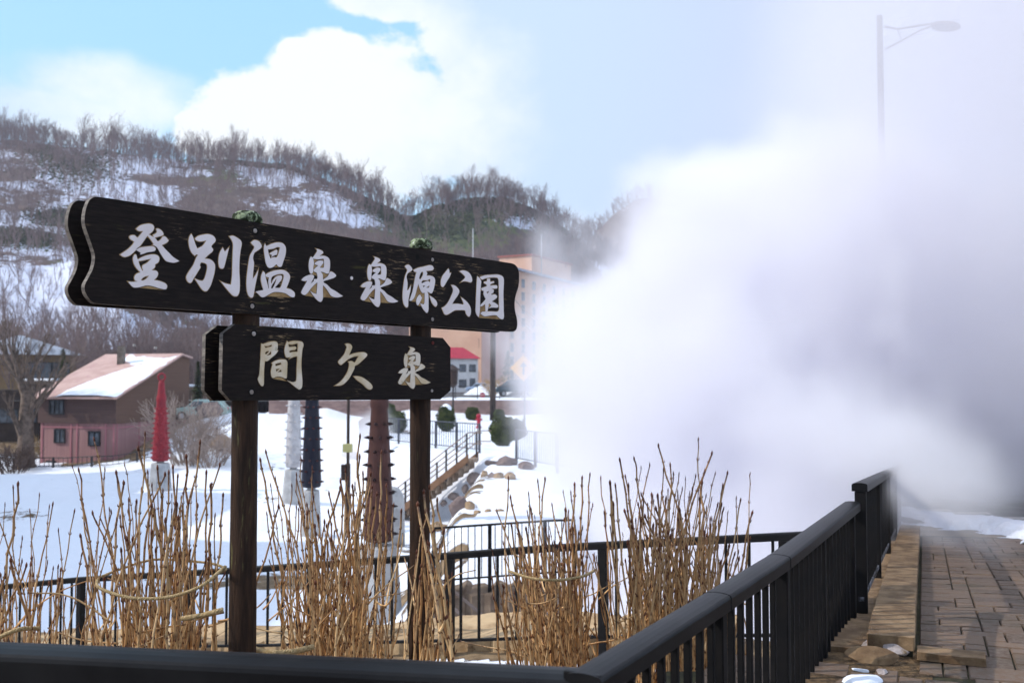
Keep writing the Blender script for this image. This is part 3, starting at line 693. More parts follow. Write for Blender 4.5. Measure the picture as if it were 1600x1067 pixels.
def stone(name, label, p, size, m, seed, cat='stone', group=None, amp=.22, rz=0, rx=0, flat=1.):
    import bmesh
    me = bpy.data.meshes.new(name); bm = bmesh.new(); bmesh.ops.create_icosphere(bm, subdivisions=4, radius=1); r = random.Random(seed)
    pl = [(Vector((r.gauss(0, 1), r.gauss(0, 1), r.gauss(0, 1))).normalized(), r.uniform(.55, .88)) for _ in range(11)]
    for v in bm.verts:
        c = v.co.copy()
        for n, d in pl:
            e = c.dot(n)
            if e > d: c -= n*(e-d)*.92
        k = float(fbm(np.array([c.x*2+seed*3.1]), np.array([c.y*2+c.z*2.7]), 1, 4, seed)[0])-.5
        c *= 1+k*amp; v.co = Vector((c.x*size[0], c.y*size[1], c.z*size[2]))
    bm.to_mesh(me); bm.free(); me.materials.append(m)
    for q in me.polygons: q.use_smooth = True
    try: me.set_sharp_from_angle(angle=R(32))
    except Exception: pass
    o = bpy.data.objects.new(name, me); COL.objects.link(o); o.location = p; o.rotation_euler = (rx, 0, rz)
    return tag(o, label, cat, group)
def onp(px, py, dz=0):
    y = 7.
    for _ in range(12): y = gz(px, py, float(zp(y))+.02).y
    p = gz(px, py, float(zp(y))+.02); return Vector((p.x, p.y, p.z+dz))
stone('broken_stone', 'pale broken stone chunk wedged under the kerb end, beside the railing post', onp(1364, 1014, .03), (.085, .055, .04), GREY, 11, rz=.2)
stone('broken_stone', 'rounded grey-brown stone chunk under the kerb end, next to the brick path', onp(1397, 1024, .03), (.085, .05, .04), GREY, 12, rz=-.35)
stone('stone_chip', 'small triangular stone chip on the soil at the foot of the railing', onp(1378, 1052, .01), (.04, .03, .018), GREY, 13, rz=1.)
sl_ = stone('tilted_slab', 'brown slab tipped up against the broken kerb end', onp(1362, 1035, .035), (.15, .07, .026), STONE, 14, amp=.08, rz=-.35, rx=.75)
sl2 = rough_box('loose_slab', None, 0, .36, 0, .17, .03, .075, STONE, None, 15, amp=.004)
q_ = onp(1432, 1034)-(O_); me = sl2.data; me.transform(Matrix.Translation(Vector((q_.x, q_.y, 0)))); tag(sl2, 'loose brown slab lying on the brick path past the kerb end', 'slab')
SOIL = mat('brown litter soil', (.045, .028, .015), (.16, .10, .05), 18, .95, bump=1, bscale=40)
SNOW = mat('old snow', (.78, .81, .87), (.70, .74, .81), 5, .75, spec=.25, bump=.5, bscale=9, subs=.0)
def snowlump(name, label, pts, h, seed, zf=None, m=SNOW, kind=None, res=.06, rag=0.):
    """a rounded drift over an irregular outline (world plan points)"""
    P = np.array([(p[0], p[1]) for p in pts]); x0, y0 = P.min(0)-.1; x1, y1 = P.max(0)+.1
    nx, ny = int((x1-x0)/res)+2, int((y1-y0)/res)+2; X, Y = np.meshgrid(np.linspace(x0, x1, nx), np.linspace(y0, y1, ny))
    ins = np.zeros(X.shape, bool); D = np.full(X.shape, 1e9)
    for a, b in zip(P, np.roll(P, -1, 0)):
        cond = ((a[1] > Y) != (b[1] > Y)) & (X < (b[0]-a[0])*(Y-a[1])/(b[1]-a[1]+1e-9)+a[0]); ins ^= cond
        t = np.clip(((X-a[0])*(b[0]-a[0])+(Y-a[1])*(b[1]-a[1]))/((b-a)**2).sum(), 0, 1)
        D = np.minimum(D, np.hypot(X-a[0]-t*(b[0]-a[0]), Y-a[1]-t*(b[1]-a[1])))
    D = np.where(ins, D, -D)+(fbm(X, Y, 2.3, 4, seed)-.5)*.5*min(.5, h*3)+(fbm(X, Y, 3.2, 4, seed+2)-.5)*rag+(fbm(X, Y, 9, 3, seed+5)-.5)*min(.08, h*.5)
    Z = np.where(D > 0, h*(1-np.exp(-np.maximum(D, 0)/h/1.1))*(.7+.6*fbm(X, Y, 3, 4, seed+9)), -.05)
    base = zf(X, Y) if zf else H(X, Y)
    V = np.stack([X, Y, base+Z], -1).reshape(-1, 3); keep = (D > -.12)
    i = np.arange(ny-1)[:, None]*nx+np.arange(nx-1)[None, :]; Fc = np.stack([i, i+1, i+1+nx, i+nx], -1).reshape(-1, 4)
    kk = keep.reshape(-1); Fc = Fc[kk[Fc].any(1)]
    used = np.unique(Fc); mp_ = np.zeros(len(V), int); mp_[used] = np.arange(len(used))
    o = npmesh(name, V[used], mp_[Fc], m); return tag(o, label, 'snow' if not kind else None, kind=kind)
zpf = lambda X, Y: zp(Y)+.03
def gp(px, py, zf=zp):
    y = 10.
    for _ in range(30): y = .5*y+.5*gz(px, py, float(zf(y))+.02).y
    p = gz(px, py, float(zf(y))+.02); return (p.x, p.y)
stone('snow_lump', 'grey-white snow lump at the foot of the railing by the path, larger of the two', onp(1346, 1066, .0), (.13, .09, .045), SNOW, 17, 'snow lump', amp=.12, rz=.4)
stone('snow_lump', 'tiny snow scrap between the railing foot and the tipped slab', onp(1343, 1048, .0), (.05, .03, .02), SNOW, 18, 'snow lump', amp=.12, rz=-.3)
snowlump('snow_bank', 'ragged bank of old snow along the far end of the brick path', [gp(*q) for q in ((1380, 800), (1400, 808), (1440, 812), (1480, 823), (1530, 821), (1580, 834), (1610, 851), (1680, 858), (1760, 868), (1760, 846), (1640, 828), (1560, 813), (1480, 807), (1400, 798))], .10, 8, zpf, kind='stuff', res=.03, rag=.75)
b = MB(); c = onp(1340, 1040); b.add([(O_+ux*u+uy*v+Vector((0, 0, .02+.012*math.sin(u*9+v*7)))) for v in (-3.6, -2.4, -1.2, -.45, .0) for u in (-.42, -.28, -.1, .1, .36)], [[r_*5+k, r_*5+k+1, r_*5+k+6, r_*5+k+5] for r_ in range(4) for k in range(4)])
tag(b.build('soil_strip', SOIL, smooth=True), 'brown soil strip between the railing and the pavers', kind='structure')
# road beyond, running off behind the steam
ASPH = mat('grey asphalt', (.06, .058, .058), (.10, .095, .09), 3, .85, bump=.4, bscale=80)
LINE = mat('worn road paint', (.55, .52, .48), (.30, .28, .26), 9, .7)
b = MB(); b.add([(6.6, 16.9, -.725), (60, 13, -.725), (80, 60, -.7), (13, 60, -.7)], [[0, 1, 2, 3]]); tag(b.build('road', ASPH), 'grey road beyond the snow bank, lost in the steam', kind='structure')
b = MB()
for px, py in ((1448, 796), (1508, 801), (1588, 809), (1668, 818)):
    p = Vector((*gp(px, py, lambda y: -.735), -.718)); b.box(p, (.85, .28, .006), rz=-.12)
b.build('road_marking', LINE); tag(bpy.data.objects['road_marking'], 'row of worn white dashes painted across the road', kind='structure')
# rough stone edging just behind the garden railing
for k, (a, b2) in enumerate(zip(MID, MID[1:])): pass
eb = MB(); rnd = random.Random(9)
sr = empty('stone_edging', (-.4, 11.6, -1.4), 'low edging of tan stone slabs just behind the garden railing', 'edging')
TAN = mat('tan rough stone', (.30, .20, .11), (.47, .34, .20), 2.5, .9, bump=1, bscale=9, c3=(.14, .09, .05), thr3=(.58, .72), scale3=4)
PM = [Vector((x, y, 0)) for x, y in MID]; seg = along(PM, .05, 0); i = 0
while i < len(seg)-30:
    n_ = rnd.randint(16, 30); a, d = seg[i]; b2, _ = seg[min(i+n_, len(seg)-1)]; nrm = Vector((-d.y, d.x, 0)); dp = rnd.uniform(.85, 1.05)
    import bmesh
    me = bpy.data.meshes.new('edging_slab'); bm = bmesh.new(); bmesh.ops.create_cube(bm, size=1); bmesh.ops.bevel(bm, geom=bm.edges[:], offset=.05, segments=1, affect='EDGES'); bmesh.ops.subdivide_edges(bm, edges=bm.edges[:], cuts=5, use_grid_fill=True)
    L = (b2-a).length-.012
    for v in bm.verts:
        s_ = (v.co.x+.5)*L; w_ = .16+(v.co.y+.5)*dp; P = a+(b2-a).normalized()*s_+nrm*w_
        k = float(fbm(np.array([P.x*2.2]), np.array([P.y*2.2+v.co.z*.3]), 1, 4, 77)[0])-.5
        zt = zmt(P.x, P.y)-1.15; v.co = Vector((P.x, P.y, zt+(.13 if v.co.z > 0 else -.5)+(v.co.z+.5)*k*.22+v.co.z*.02))-sr.location
    bm.to_mesh(me); bm.free(); me.materials.append(TAN); o = bpy.data.objects.new('edging_slab', me); COL.objects.link(o); o.parent = sr
    i += n_

# ================================================================ dry canes (bundled hydrangea shrubs) and straw ropes
def mat_cane():
    m, t, b = newmat('golden dry cane'); tc = N(t, 'ShaderNodeTexCoord'); v = tc.outputs['Object']
    a = N(t, 'ShaderNodeAttribute'); a.attribute_name = 'tone'
    c = MIX(t, a.outputs['Fac'], (.68, .36, .13, 1), (.94, .64, .32, 1))
    c = MIX(t, SS(t, NZ(t, v, 22, 5, .6), .52, .72), c, (.30, .16, .07, 1))
    k = N(t, 'ShaderNodeAttribute'); k.attribute_name = 'node'
    c = MIX(t, k.outputs['Fac'], c, (.10, .040, .02, 1))
    put(t, b.inputs['Base Color'], c); b.inputs['Roughness'].default_value = .55; b.inputs['Specular IOR Level'].default_value = .4; return m
CANE = mat_cane(); BUD = mat('dark red-brown bud', (.09, .03, .02), (.16, .06, .03), 30, .6)
STRAW = mat('twisted straw rope', (.40, .28, .13), (.60, .45, .25), 60, .85, bump=1, bscale=120)
def cane(b, tone, nodev, bb, base, tip, r0, r1, rnd, bend, n=22, buds=True):
    base, tip = Vector(base), Vector(tip); d = tip-base; L = d.length
    u, w = frame(d); ph = rnd.uniform(0, 6.3); pts = []; rad = []; nd = []
    step = rnd.uniform(.095, .135); n = max(6, int(L/.028))
    kinks = [(rnd.gauss(0, .006), rnd.gauss(0, .006)) for _ in range(int(L/step)+3)]
    for i in range(n+1):
        t = i/n; s_ = t*L; k = int(s_/step); f = s_/step-k
        kx = kinks[k][0]*(1-f)+kinks[k+1][0]*f; ky = kinks[k][1]*(1-f)+kinks[k+1][1]*f
        off = (u*math.cos(ph)+w*math.sin(ph))*bend*math.sin(math.pi*t)+u*kx+w*ky
        near = max(0, 1-abs(f-.0)*step/.012) if f < .5 else max(0, 1-(1-f)*step/.012)
        pts.append(base+d*t+off); rad.append((r0+(r1-r0)*t)*(1+.22*near)); nd.append(max(near*.9, sst(.93, 1, t)*1.0, .55*sst(.35, .9, t)))
    nv = len(b.v); b.tube(pts, rad, 6); add = len(b.v)-nv; tn = rnd.random()
    tone += [tn]*add; nodev += [float(nd[min(i//6, n)]) for i in range(add)]
    if buds:
        k = 0; s_ = step*2
        while s_ < L*.99:
            t = s_/L; i = min(n, int(t*n)); p = pts[i]; a = k*math.pi/2+ph
            for sg in (1, -1):
                if rnd.random() < (.92 if t > .3 else .5):
                    o = (u*math.cos(a)+w*math.sin(a))*sg; q = p+o*rad[i]*.7; l_ = rnd.uniform(.007, .013)
                    bb.tube([q, q+o*l_*.45+d.normalized()*l_*.7, q+o*l_*.5+d.normalized()*l_*1.7], [rad[i]*.62, rad[i]*.55, .0006], 5)
            s_ += step; k += 1
        e = pts[-1]; dd = d.normalized(); bb.tube([e-dd*.004, e+dd*.012, e+dd*.028], [r1*1.25, r1*1.35, .0008], 5)
    return pts
def shrub(label, cpx, Y, base_z, spread, tips, extra, seed, dY=.5, rmul=1., group='bundles of dry golden canes'):
    rnd = random.Random(seed); c = at(cpx, 900, Y); cx, cy = c.x, c.y
    root = empty('cane_shrub', (cx, cy, base_z), label, 'shrub', None)
    b, bb = MB(), MB(); tone, nodev = [], []; T = []
    for t in tips:
        yy = Y+rnd.uniform(-dY, dY); T.append((at(t[0], t[1], yy), True))
    xs = [t[0] for t in tips]; ys = [t[1] for t in tips]
    for _ in range(extra):
        px = rnd.triangular(min(xs)-5, max(xs)+5, cpx); py = rnd.triangular(min(ys)+25, 1000, min(ys)+120); yy = Y+rnd.uniform(-dY, dY); T.append((at(px, py, yy), rnd.random() < .8))
    for tip, tall in T:
        a = rnd.uniform(0, 6.3); rr = math.sqrt(rnd.random())*spread
        fx = (tip.x-cx)*.50
        base = Vector((cx+fx*.45+rr*math.cos(a)*.6, cy+(tip.y-cy)*.5+rr*math.sin(a)*.6, base_z-.05))
        L = (tip-base).length; r0 = rnd.choice([rnd.uniform(.005, .008), rnd.uniform(.008, .0122)])*rmul; r1 = r0*rnd.uniform(.45, .6)
        pts = cane(b, tone, nodev, bb, base, tip, r0, r1, rnd, rnd.gauss(0, .055)*L)
        for _ in range(rnd.choice([0, 0, 1, 1, 2])):
            i = int(len(pts)*rnd.uniform(.3, .75)); p = pts[i]; l_ = rnd.uniform(.15, .5)*(1.2-i/len(pts)); o = Vector((rnd.gauss(0, 1), rnd.gauss(0, .7), 0)); 
            if o.length > 0: o = o.normalized()
            cane(b, tone, nodev, bb, p, p+Vector((o.x*.42, o.y*.42, 1)).normalized()*l_, r1*1.15, r1*.75, rnd, rnd.uniform(-.03, .03), buds=True)
    for _ in range(int(extra*.12)):      # bent, broken and grey stems low down
        a = rnd.uniform(0, 6.3); px = rnd.uniform(min(xs), max(xs)); p0 = at(px, rnd.uniform(930, 1040), Y+rnd.uniform(-dY, dY)); o = Vector((rnd.gauss(0, 1), rnd.gauss(0, .5), rnd.uniform(.1, 1.1))).normalized()
        cane(b, tone, nodev, bb, p0, p0+o*rnd.uniform(.2, .6), .006, .0035, rnd, rnd.uniform(-.08, .08), buds=False)
    b.mi = 1; b.add(bb.v, bb.f); tone += [.5]*len(bb.v); nodev += [1.]*len(bb.v)
    s_ = b.build('stems', [CANE, BUD], root, smooth=True); attr(s_, 'tone', tone); attr(s_, 'node', nodev); return root
def hz(cpx, Y): c = at(cpx, 900, Y); return Hs(c.x, c.y)
S1 = [(30,758),(60,775),(77,793),(117,800),(20,763),(8,790),(47,800),(92,830),(128,868),(-20,770),(-40,800),(150,855)]
S2 = [(149,688),(114,730),(227,680),(216,703),(195,728),(165,735),(181,740),(312,693),(307,718),(292,715),(342,728),(262,740),(240,760),(330,760),(275,790),(348,775),(130,790),(320,740)]
S3 = [(415,708),(408,720),(437,793),(472,718),(462,743),(535,753),(560,683),(595,708),(582,763),(495,845),(510,823),(424,760),(480,790),(545,830),(612,790),(625,800),(450,820),(604,760)]
S3b = [(672,763),(660,770),(685,783),(652,790),(666,800),(678,830),(700,905),(706,900)]
S4 = [(850,750),(840,753),(922,743),(937,748),(910,748),(897,758),(825,773),(800,778),(880,770),(795,748),(862,790),(810,830),(786,850),(770,905)]
S5 = [(1027,698),(1090,688),(1112,710),(1170,743),(1047,728),(1070,750),(1130,760),(1137,803),(1175,803),(1157,783),(1102,738),(1015,728),(1002,733),(970,720),(992,718),(945,803),(982,760),(1060,770),(1085,745),(960,760),(1120,790)]
shrub('tall thin dry canes at the very edge of the view, clear of the ropes', 40, 6.4, -1.5, .28, S1, 36, 1, .7)
shrub('large clump of dry canes before the sign\'s thicker post, tied with straw rope', 262, 6.0, -1.45, .30, S2, 90, 2, .55)
shrub('wide clump of dry golden canes between the two sign posts', 540, 6.6, -1.35, .34, S3, 120, 3, .6)
shrub('narrow bundle of dry canes pulled against the thinner sign post', 668, 6.0, -1.3, .10, S3b, 22, 4, .15, 1.15)
shrub('pale clump of dry canes beside the steam, bowed at one edge', 888, 6.9, -1.25, .30, S4, 120, 5, .6)
shrub('tallest clump of dry canes, right before the corner of the sloping railing', 1035, 6.7, -1.2, .34, S5, 150, 6, .7)
def rope(label, pxs, r=.0095, closed=False):
    pts = [at(*p) for p in pxs]; dense = []
    for i in range(len(pts)-1):
        p0, p1, p2, p3 = pts[max(i-1, 0)], pts[i], pts[i+1], pts[min(i+2, len(pts)-1)]
        for k in range(14):
            t = k/14; dense.append(.5*((2*p1)+(p2-p0)*t+(2*p0-5*p1+4*p2-p3)*t*t+(-p0+3*p1-3*p2+p3)*t**3))
    dense.append(pts[-1])
    res = [dense[0]]
    for q in dense[1:]:
        while (q-res[-1]).length > .006: res.append(res[-1]+(q-res[-1]).normalized()*.006)
    b = MB()
    for ph in (0, 2.1, 4.2):
        s_ = 0; st = []
        for i, p in enumerate(res):
            d = res[min(i+1, len(res)-1)]-res[max(i-1, 0)]; u, w = frame(d); a = i*.006/.045*2*math.pi+ph; st.append(p+(u*math.cos(a)+w*math.sin(a))*r*.5)
        b.tube(st, r*.58, 5)
    return tag(b.build('straw_rope', STRAW, smooth=True), label, 'rope')
rope('straw rope sagging across the front of the cane clump by the thicker post', [(152, 905, 5.6), (155, 918, 5.5), (195, 932, 5.4), (235, 935, 5.35), (275, 930, 5.3), (315, 915, 5.2), (340, 895, 5.3), (352, 885, 5.6)])
rope('straw rope looping behind the canes, topmost of the ties', [(345, 893, 5.4), (352, 888, 5.9), (330, 880, 6.4), (290, 876, 6.5), (240, 874, 6.5), (190, 888, 6.4), (160, 900, 6.0)], .008)
rope('short straw tie low on the canes, meeting the thicker sign post', [(285, 966, 5.5), (310, 962, 5.35), (335, 956, 5.2), (349, 952, 5.2)], .014)
rope('thick straw tie around the foot of the middle cane clump', [(392, 1012, 6.0), (420, 1019, 5.9), (455, 1018, 5.9), (490, 1010, 6.0)], .018)
rope('loose straw tie lying on the canes at the picture edge', [(-10, 1000, 5.8), (15, 988, 5.7), (35, 982, 5.7), (62, 981, 5.8)], .013)
rope('thin straw tie around the pale clump beside the steam', [(795, 892, 6.5), (830, 903, 6.2), (870, 906, 6.1), (910, 900, 6.3), (930, 890, 6.7)], .009)
# ================================================================ demon clubs in the valley
def mat_sn(name, c1, c2, **k): return mat(name, c1, c2, **k)
REDM = mat('faded red club paint', (.27, .022, .03), (.20, .018, .026), 3, .5)
DKM = mat('blue-black club paint', (.007, .008, .017), (.015, .015, .026), 3, .4)
BRM = mat('dark oxide brown club paint', (.055, .022, .018), (.08, .033, .025), 2.5, .5)
WHM = mat('weathered white club paint', (.50, .48, .48), (.36, .34, .34), 3, .7)
CONC = mat('pale concrete', (.30, .30, .30), (.42, .42, .42), 2.5, .85, bump=.4, c3=(.28, .27, .25), thr3=(.6, .75))
def ground_at(px, py, zg=None):
    lo, hi = 12., 140.
    for k in range(2000):
        Y = 12+k*.06; p = at(px, py, Y)
        if p.z <= Hs(p.x, p.y): return Vector((p.x, p.y, Hs(p.x, p.y)))
    return gz(px, py, -3.4)
def club(label, px, py_base, hb, wb, ytop, r_bot, r_top, m, studm, ring=True, Y=None, py_body=None, rot=0., studs=(10, 8)):
    p = gz(px, py_base, -3.4) if Y is None else at(px, py_base, Y); z0 = p.z; Yc = p.y
    root = empty('demon_club', (p.x, p.y, z0), label, 'club statue')
    zc = z0+hb; b = MB()
    b.lathe((p.x, p.y, 0), [(wb*.62, z0-.5), (wb*.60, z0), (wb*.46, zc), (wb*.40, zc+.03)], 8); b.build('concrete_base', CONC, root, bevel=.02)
    b = MB(); b.lathe((p.x, p.y, 0), [(r_bot*.45, zc), (r_bot*.45, zc+.16)], 16); b.build('neck', CONC, root)
    zt = at(px, ytop, Yc).z; zb0 = zc+.12; Hh = zt-zb0
    prof = [(r_bot*.86, zb0), (r_bot*.97, zb0+.06), (r_bot, zb0+.18)]+[(r_bot+(r_top-r_bot)*t**1.25, zb0+Hh*t) for t in (.15, .3, .45, .6, .72, .82, .9, .96)]
    rt = prof[-1][0]
    for t in (.74, .78): prof.append((r_bot+(r_top-r_bot)*t**1.25+.03, zb0+Hh*t+.005))
    prof = sorted(prof, key=lambda q: q[1]); prof.append((rt*.8, zb0+Hh*.975))
    b = MB(); b.lathe((p.x, p.y, 0), prof, 20); body = b.build('body', m, root, smooth=True)
    b = MB(); nr, na = studs; b.tube([(0, 0, -.03), (0, 0, .035), (.004, 0, .115)], [.042, .036, .006], 6); sm_ = b.build('stud', studm); sme = sm_.data; bpy.data.objects.remove(sm_)
    for i in range(nr):
        t = .04+.60*i/(nr-1); r = r_bot+(r_top-r_bot)*t**1.25; z = zb0+Hh*t
        for k in range(na):
            a = 2*math.pi*(k+.5*(i % 2))/na+rot; so_ = bpy.data.objects.new('stud', sme); COL.objects.link(so_); so_.parent = root
            so_.location = (math.cos(a)*r, math.sin(a)*r, z-z0); so_.rotation_euler = (0, math.pi/2, a)
    if ring:
        b = MB(); R_ = r_top*1.35; zc2 = zb0+Hh+R_*.55; pts = [(p.x+R_*math.cos(a), p.y, zc2+R_*math.sin(a)) for a in [k*2*math.pi/20 for k in range(21)]]
        b.tube(pts, r_top*.42, 8, caps=False); b.build('ring', m, root, smooth=True)
    return root
club('tall red studded demon club with a ring at its tip, beside the pink house', 250, 768, 1.30, .95, 592, .38, .12, REDM, mat('red stud', (.3, .03, .04), rough=.5), studs=(11, 8))
club('blue-black studded demon club on a pale concrete base', 486, 829, 1.36, .60, 540, .335, .13, DKM, mat('dull red stud', (.05, .014, .014), rough=.5), studs=(9, 8))
club('weathered white studded demon club behind the blue-black one', 458, 784, 1.35, .82, 540, .34, .14, WHM, WHM, studs=(10, 8))
club('stout brown studded demon club behind the garden railing, between the two sign posts', 591, 958, 1.45, .88, 560, .335, .11, BRM, mat('dark brown stud', (.02, .009, .009), rough=.5), studs=(9, 7))
# small rounded concrete stub behind the brown club
p = gz(612, 850, -3.4); b = MB(); b.lathe((p.x, p.y, 0), [(.42, -3.6), (.40, -2.2), (.36, -1.85), (.22, -1.65), (.05, -1.6)], 14); tag(b.build('concrete_bollard', CONC, smooth=True), 'round-topped pale concrete bollard peeping out behind the brown club', 'bollard')
# slim garden lamp post
DARKP = mat('dark brown metal pole', (.03, .018, .015), (.05, .03, .022), 8, .5)
p = gz(543, 822, -3.4); rt = empty('lamp_post', p, 'slim dark lamp post with small yellowish boxes between the blue-black and brown clubs', 'lamp post')
b = MB(); b.tube([(p.x, p.y, p.z-.2), (p.x, p.y, p.z+2.2)], .09, 10); b.tube([(p.x, p.y, p.z+2.2), (p.x, p.y, p.z+5.4)], .055, 10); b.build('pole', DARKP, rt, smooth=True)
b = MB(); b.lathe((p.x, p.y, p.z+5.35), [(.05, 0), (.2, .08), (.2, .12), (.16, .42), (.24, .46), (.05, .6)], 10); b.build('lamp_head', DARKP, rt)
b = MB(); b.box((p.x, p.y-.1, p.z+2.75), (.34, .16, .30)); b.build('yellow_box', mat('yellowed plastic box', (.45, .42, .18), rough=.6), rt, bevel=.02)
b = MB(); b.box((p.x-.14, p.y-.08, p.z+1.9), (.16, .2, .55)); b.build('meter_box', DARKP, rt, bevel=.02)

# ================================================================ pink and brown house
def WIN(root, c, w, h, nx, ny, glassm, framem, dep=.08, mull=1, name='window', sill=True):
    """window on a facade: c centre, in-plane along-wall axis nx, outward ny"""
    c = Vector(c); nx = Vector(nx).normalized(); ny = Vector(ny).normalized(); up = Vector((0, 0, 1))
    rot = Matrix((nx, ny, up)).transposed()
    b = MB(); t = .07
    for s in (-1, 1):
        b.box(c+nx*s*(w/2)+ny*.02, (t, dep, h+t), rot=rot); b.box(c+up*s*(h/2)+ny*.021, (w-t, dep, t), rot=rot)
    for k in range(mull): b.box(c+nx*((k+1)/(mull+1)-.5)*w+ny*.012, (.05, dep*.7, h-t), rot=rot)
    f = b.build(name, framem, root)
    b = MB(); b.box(c-ny*.02, (w-t, .03, h-t), rot=rot); b.build('pane', glassm, f, local=True)
    return f
GLASS = mat('dark window glass', (.03, .035, .04), (.12, .14, .17), 1.2, .12, spec=.8)
BLKF = mat('dark window frame', (.02, .02, .022), rough=.5)
HBR = mat('dark brown siding', (.085, .050, .045), (.11, .066, .056), 1.3, .8, bump=.5, stretch=(.3, .3, 18), bscale=2)
HBR2 = mat('warm brown siding', (.115, .062, .042), (.135, .075, .05), 1.3, .8, bump=.5, stretch=(.3, .3, 18), bscale=2)
HPK = mat('dusty pink siding', (.27, .145, .14), (.33, .18, .17), .8, .8, bump=.4, stretch=(9, 9, .3), bscale=2)
ROOFM = mat('faded salmon metal roof', (.43, .27, .23), (.52, .35, .30), .9, .6, stretch=(1, 1, 1), c3=(.40, .22, .22), thr3=(.58, .68), scale3=2.2)
zg = -3.45
FL = gz(62, 727, zg); FR = at(179, 727, FL.y*.975); FR.z = zg
dW = Vector((FR.x-FL.x, FR.y-FL.y, 0)); wW = dW.length; hx = dW.normalized(); hy = Vector((-hx.y, hx.x, 0))
# depth from where the right facade ends in the picture
BRx = at(291, 640, 1); Ld = None
for k in range(300):
    q = Vector((FR.x, FR.y, 0))+hy*(k*.1)
    if 800+F*q.x/q.y > -1e9: pass
ddir = None
best = None
for k in range(0, 80):       # facade direction: turned so that it recedes to px 291 within 9 m
    a = R(-30+k); q = Vector((FR.x, FR.y, 0))+Vector((math.sin(a), math.cos(a), 0))*10.5; e = abs(800+F*q.x/q.y-291)
    if best is None or e < best[0]: best = (e, a)
hy = Vector((math.sin(best[1]), math.cos(best[1]), 0)); LD = 10.5
BR = Vector((FR.x, FR.y, 0))+hy*LD; BL = Vector((FL.x, FL.y, 0))+hy*LD
zeave = at(120, 621, FR.y).z; zridge = at(275, 558, BR.y).z; zsplit = at(120, 662, FR.y).z
hr = empty('house', (FL.x, FL.y, zg), 'two-tone house, pink below and brown above, with a long sloping salmon roof half under snow', 'house')
V2 = lambda p, z: Vector((p.x, p.y, z))
Rk = .86     # where the slope tops out along the side
TP_R, TP_L = V2(FR+hy*LD*Rk, 0), V2(FL+hy*LD*Rk, 0)
b = MB(); b.add([V2(FL, zg-.5), V2(FR, zg-.5), V2(FR, zsplit), V2(FL, zsplit), V2(BR, zg-.5), V2(BR, zsplit), V2(BL, zg-.5), V2(BL, zsplit)], [[0, 1, 2, 3], [1, 4, 5, 2], [4, 6, 7, 5], [6, 0, 3, 7]]); b.build('lower_wall', HPK, hr)
o = .10; n_f = Vector((hx.y, -hx.x, 0)); n_r = Vector((hy.y, -hy.x, 0))
def outp(p, a, c): return p+n_f*a+n_r*c
f1_, f2_ = outp(V2(FL, 0), o, -o), outp(V2(FR, 0), o, o); r2_, r1_ = outp(V2(BR, 0), -o, o), outp(V2(BL, 0), -o, -o); tr, tl = outp(TP_R, 0, o), outp(TP_L, 0, -o)
b = MB(); b.add([V2(f1_, zsplit), V2(f2_, zsplit), V2(f2_, zeave), V2(f1_, zeave)], [[0, 1, 2, 3]]); b.build('upper_wall', HBR, hr)
b = MB(); b.add([V2(f2_, zsplit), V2(r2_, zsplit), V2(r2_, zridge-.1), V2(tr, zridge), V2(f2_, zeave)], [[0, 1, 2, 3, 4]]); b.add([V2(f1_, zsplit), V2(r1_, zsplit), V2(r1_, zridge-.1), V2(tl, zridge), V2(f1_, zeave)], [[4, 3, 2, 1, 0]]); b.add([V2(r2_, zsplit), V2(r1_, zsplit), V2(r1_, zridge-.1), V2(r2_, zridge-.1)], [[0, 1, 2, 3]])
b.add([V2(f1_, zsplit), V2(f2_, zsplit), V2(r2_, zsplit), V2(r1_, zsplit)], [[0, 1, 2, 3]]); b.build('upper_wall', HBR2, hr)
ov = .45; up = Vector((0, 0, 1))
e1, e2 = V2(f1_-hx*ov-hy*ov, zeave-.12), V2(f2_+hx*ov*.6-hy*ov, zeave-.12); t2, t1 = V2(tr+hx*ov*.6, zridge+.08), V2(tl-hx*ov, zridge+.08)
b = MB(); b.prism([e1, e2, t2, t1], (0, 0, .02), (0, 0, .14)); rf = b.build('roof', ROOFM, hr)
b = MB(); b.prism([V2(t1, zridge+.06), V2(t2, zridge+.06), V2(r2_+hx*ov*.6, zridge-.12), V2(r1_-hx*ov, zridge-.12)], (0, 0, .02), (0, 0, .14)); b.build('roof', ROOFM, hr)
# snow sheet lying on the lower right of the slope
def onroof(u, v): return (e1*(1-u)+e2*u)*(1-v)+(t1*(1-u)+t2*u)*v+up*.145
b = MB(); NUU, NVV = 60, 60; idx = {}; vs, fs = [], []
def sdep(u, v):
    d = min((u-.30-.75*v*v)*2.2, .50-v*.62+(u-.6)*.55, .99-u)*1.0
    d2 = min(.09-abs(v-.86+.15*(u-.5)), .28-abs(u-.62))*1.6
    n = float(fbm(np.array([u*7.]), np.array([v*7.]), 1, 4, 6)[0])-.5
    return max(d, d2*.8)+n*.16
g = np.array([[sdep(i/NUU, j/NVV) for i in range(NUU+1)] for j in range(NVV+1)])
for j in range(NVV+1):
    for i in range(NUU+1): vs.append(onroof(i/NUU, j/NVV)+up*(min(.12, max(0, g[j, i])*.6)-(.02 if g[j, i] <= 0 else 0)))
for j in range(NVV):
    for i in range(NUU):
        if max(g[j, i], g[j, i+1], g[j+1, i], g[j+1, i+1]) > 0: a = j*(NUU+1)+i; fs.append([a, a+1, a+NUU+2, a+NUU+1])
b.add(vs, fs); b.build('roof_snow', SNOW, rf, smooth=True)
cp = at(189, 578, (TP_L.y+FL.y)/2+1.5); b = MB(); czz = at(189, 542, cp.y).z; b.box((cp.x, cp.y, czz-1.1), (.42, .42, 2.3)); b.build('chimney', mat('sooty chimney', (.10, .085, .07), (.2, .17, .14), 3, .9), rf)
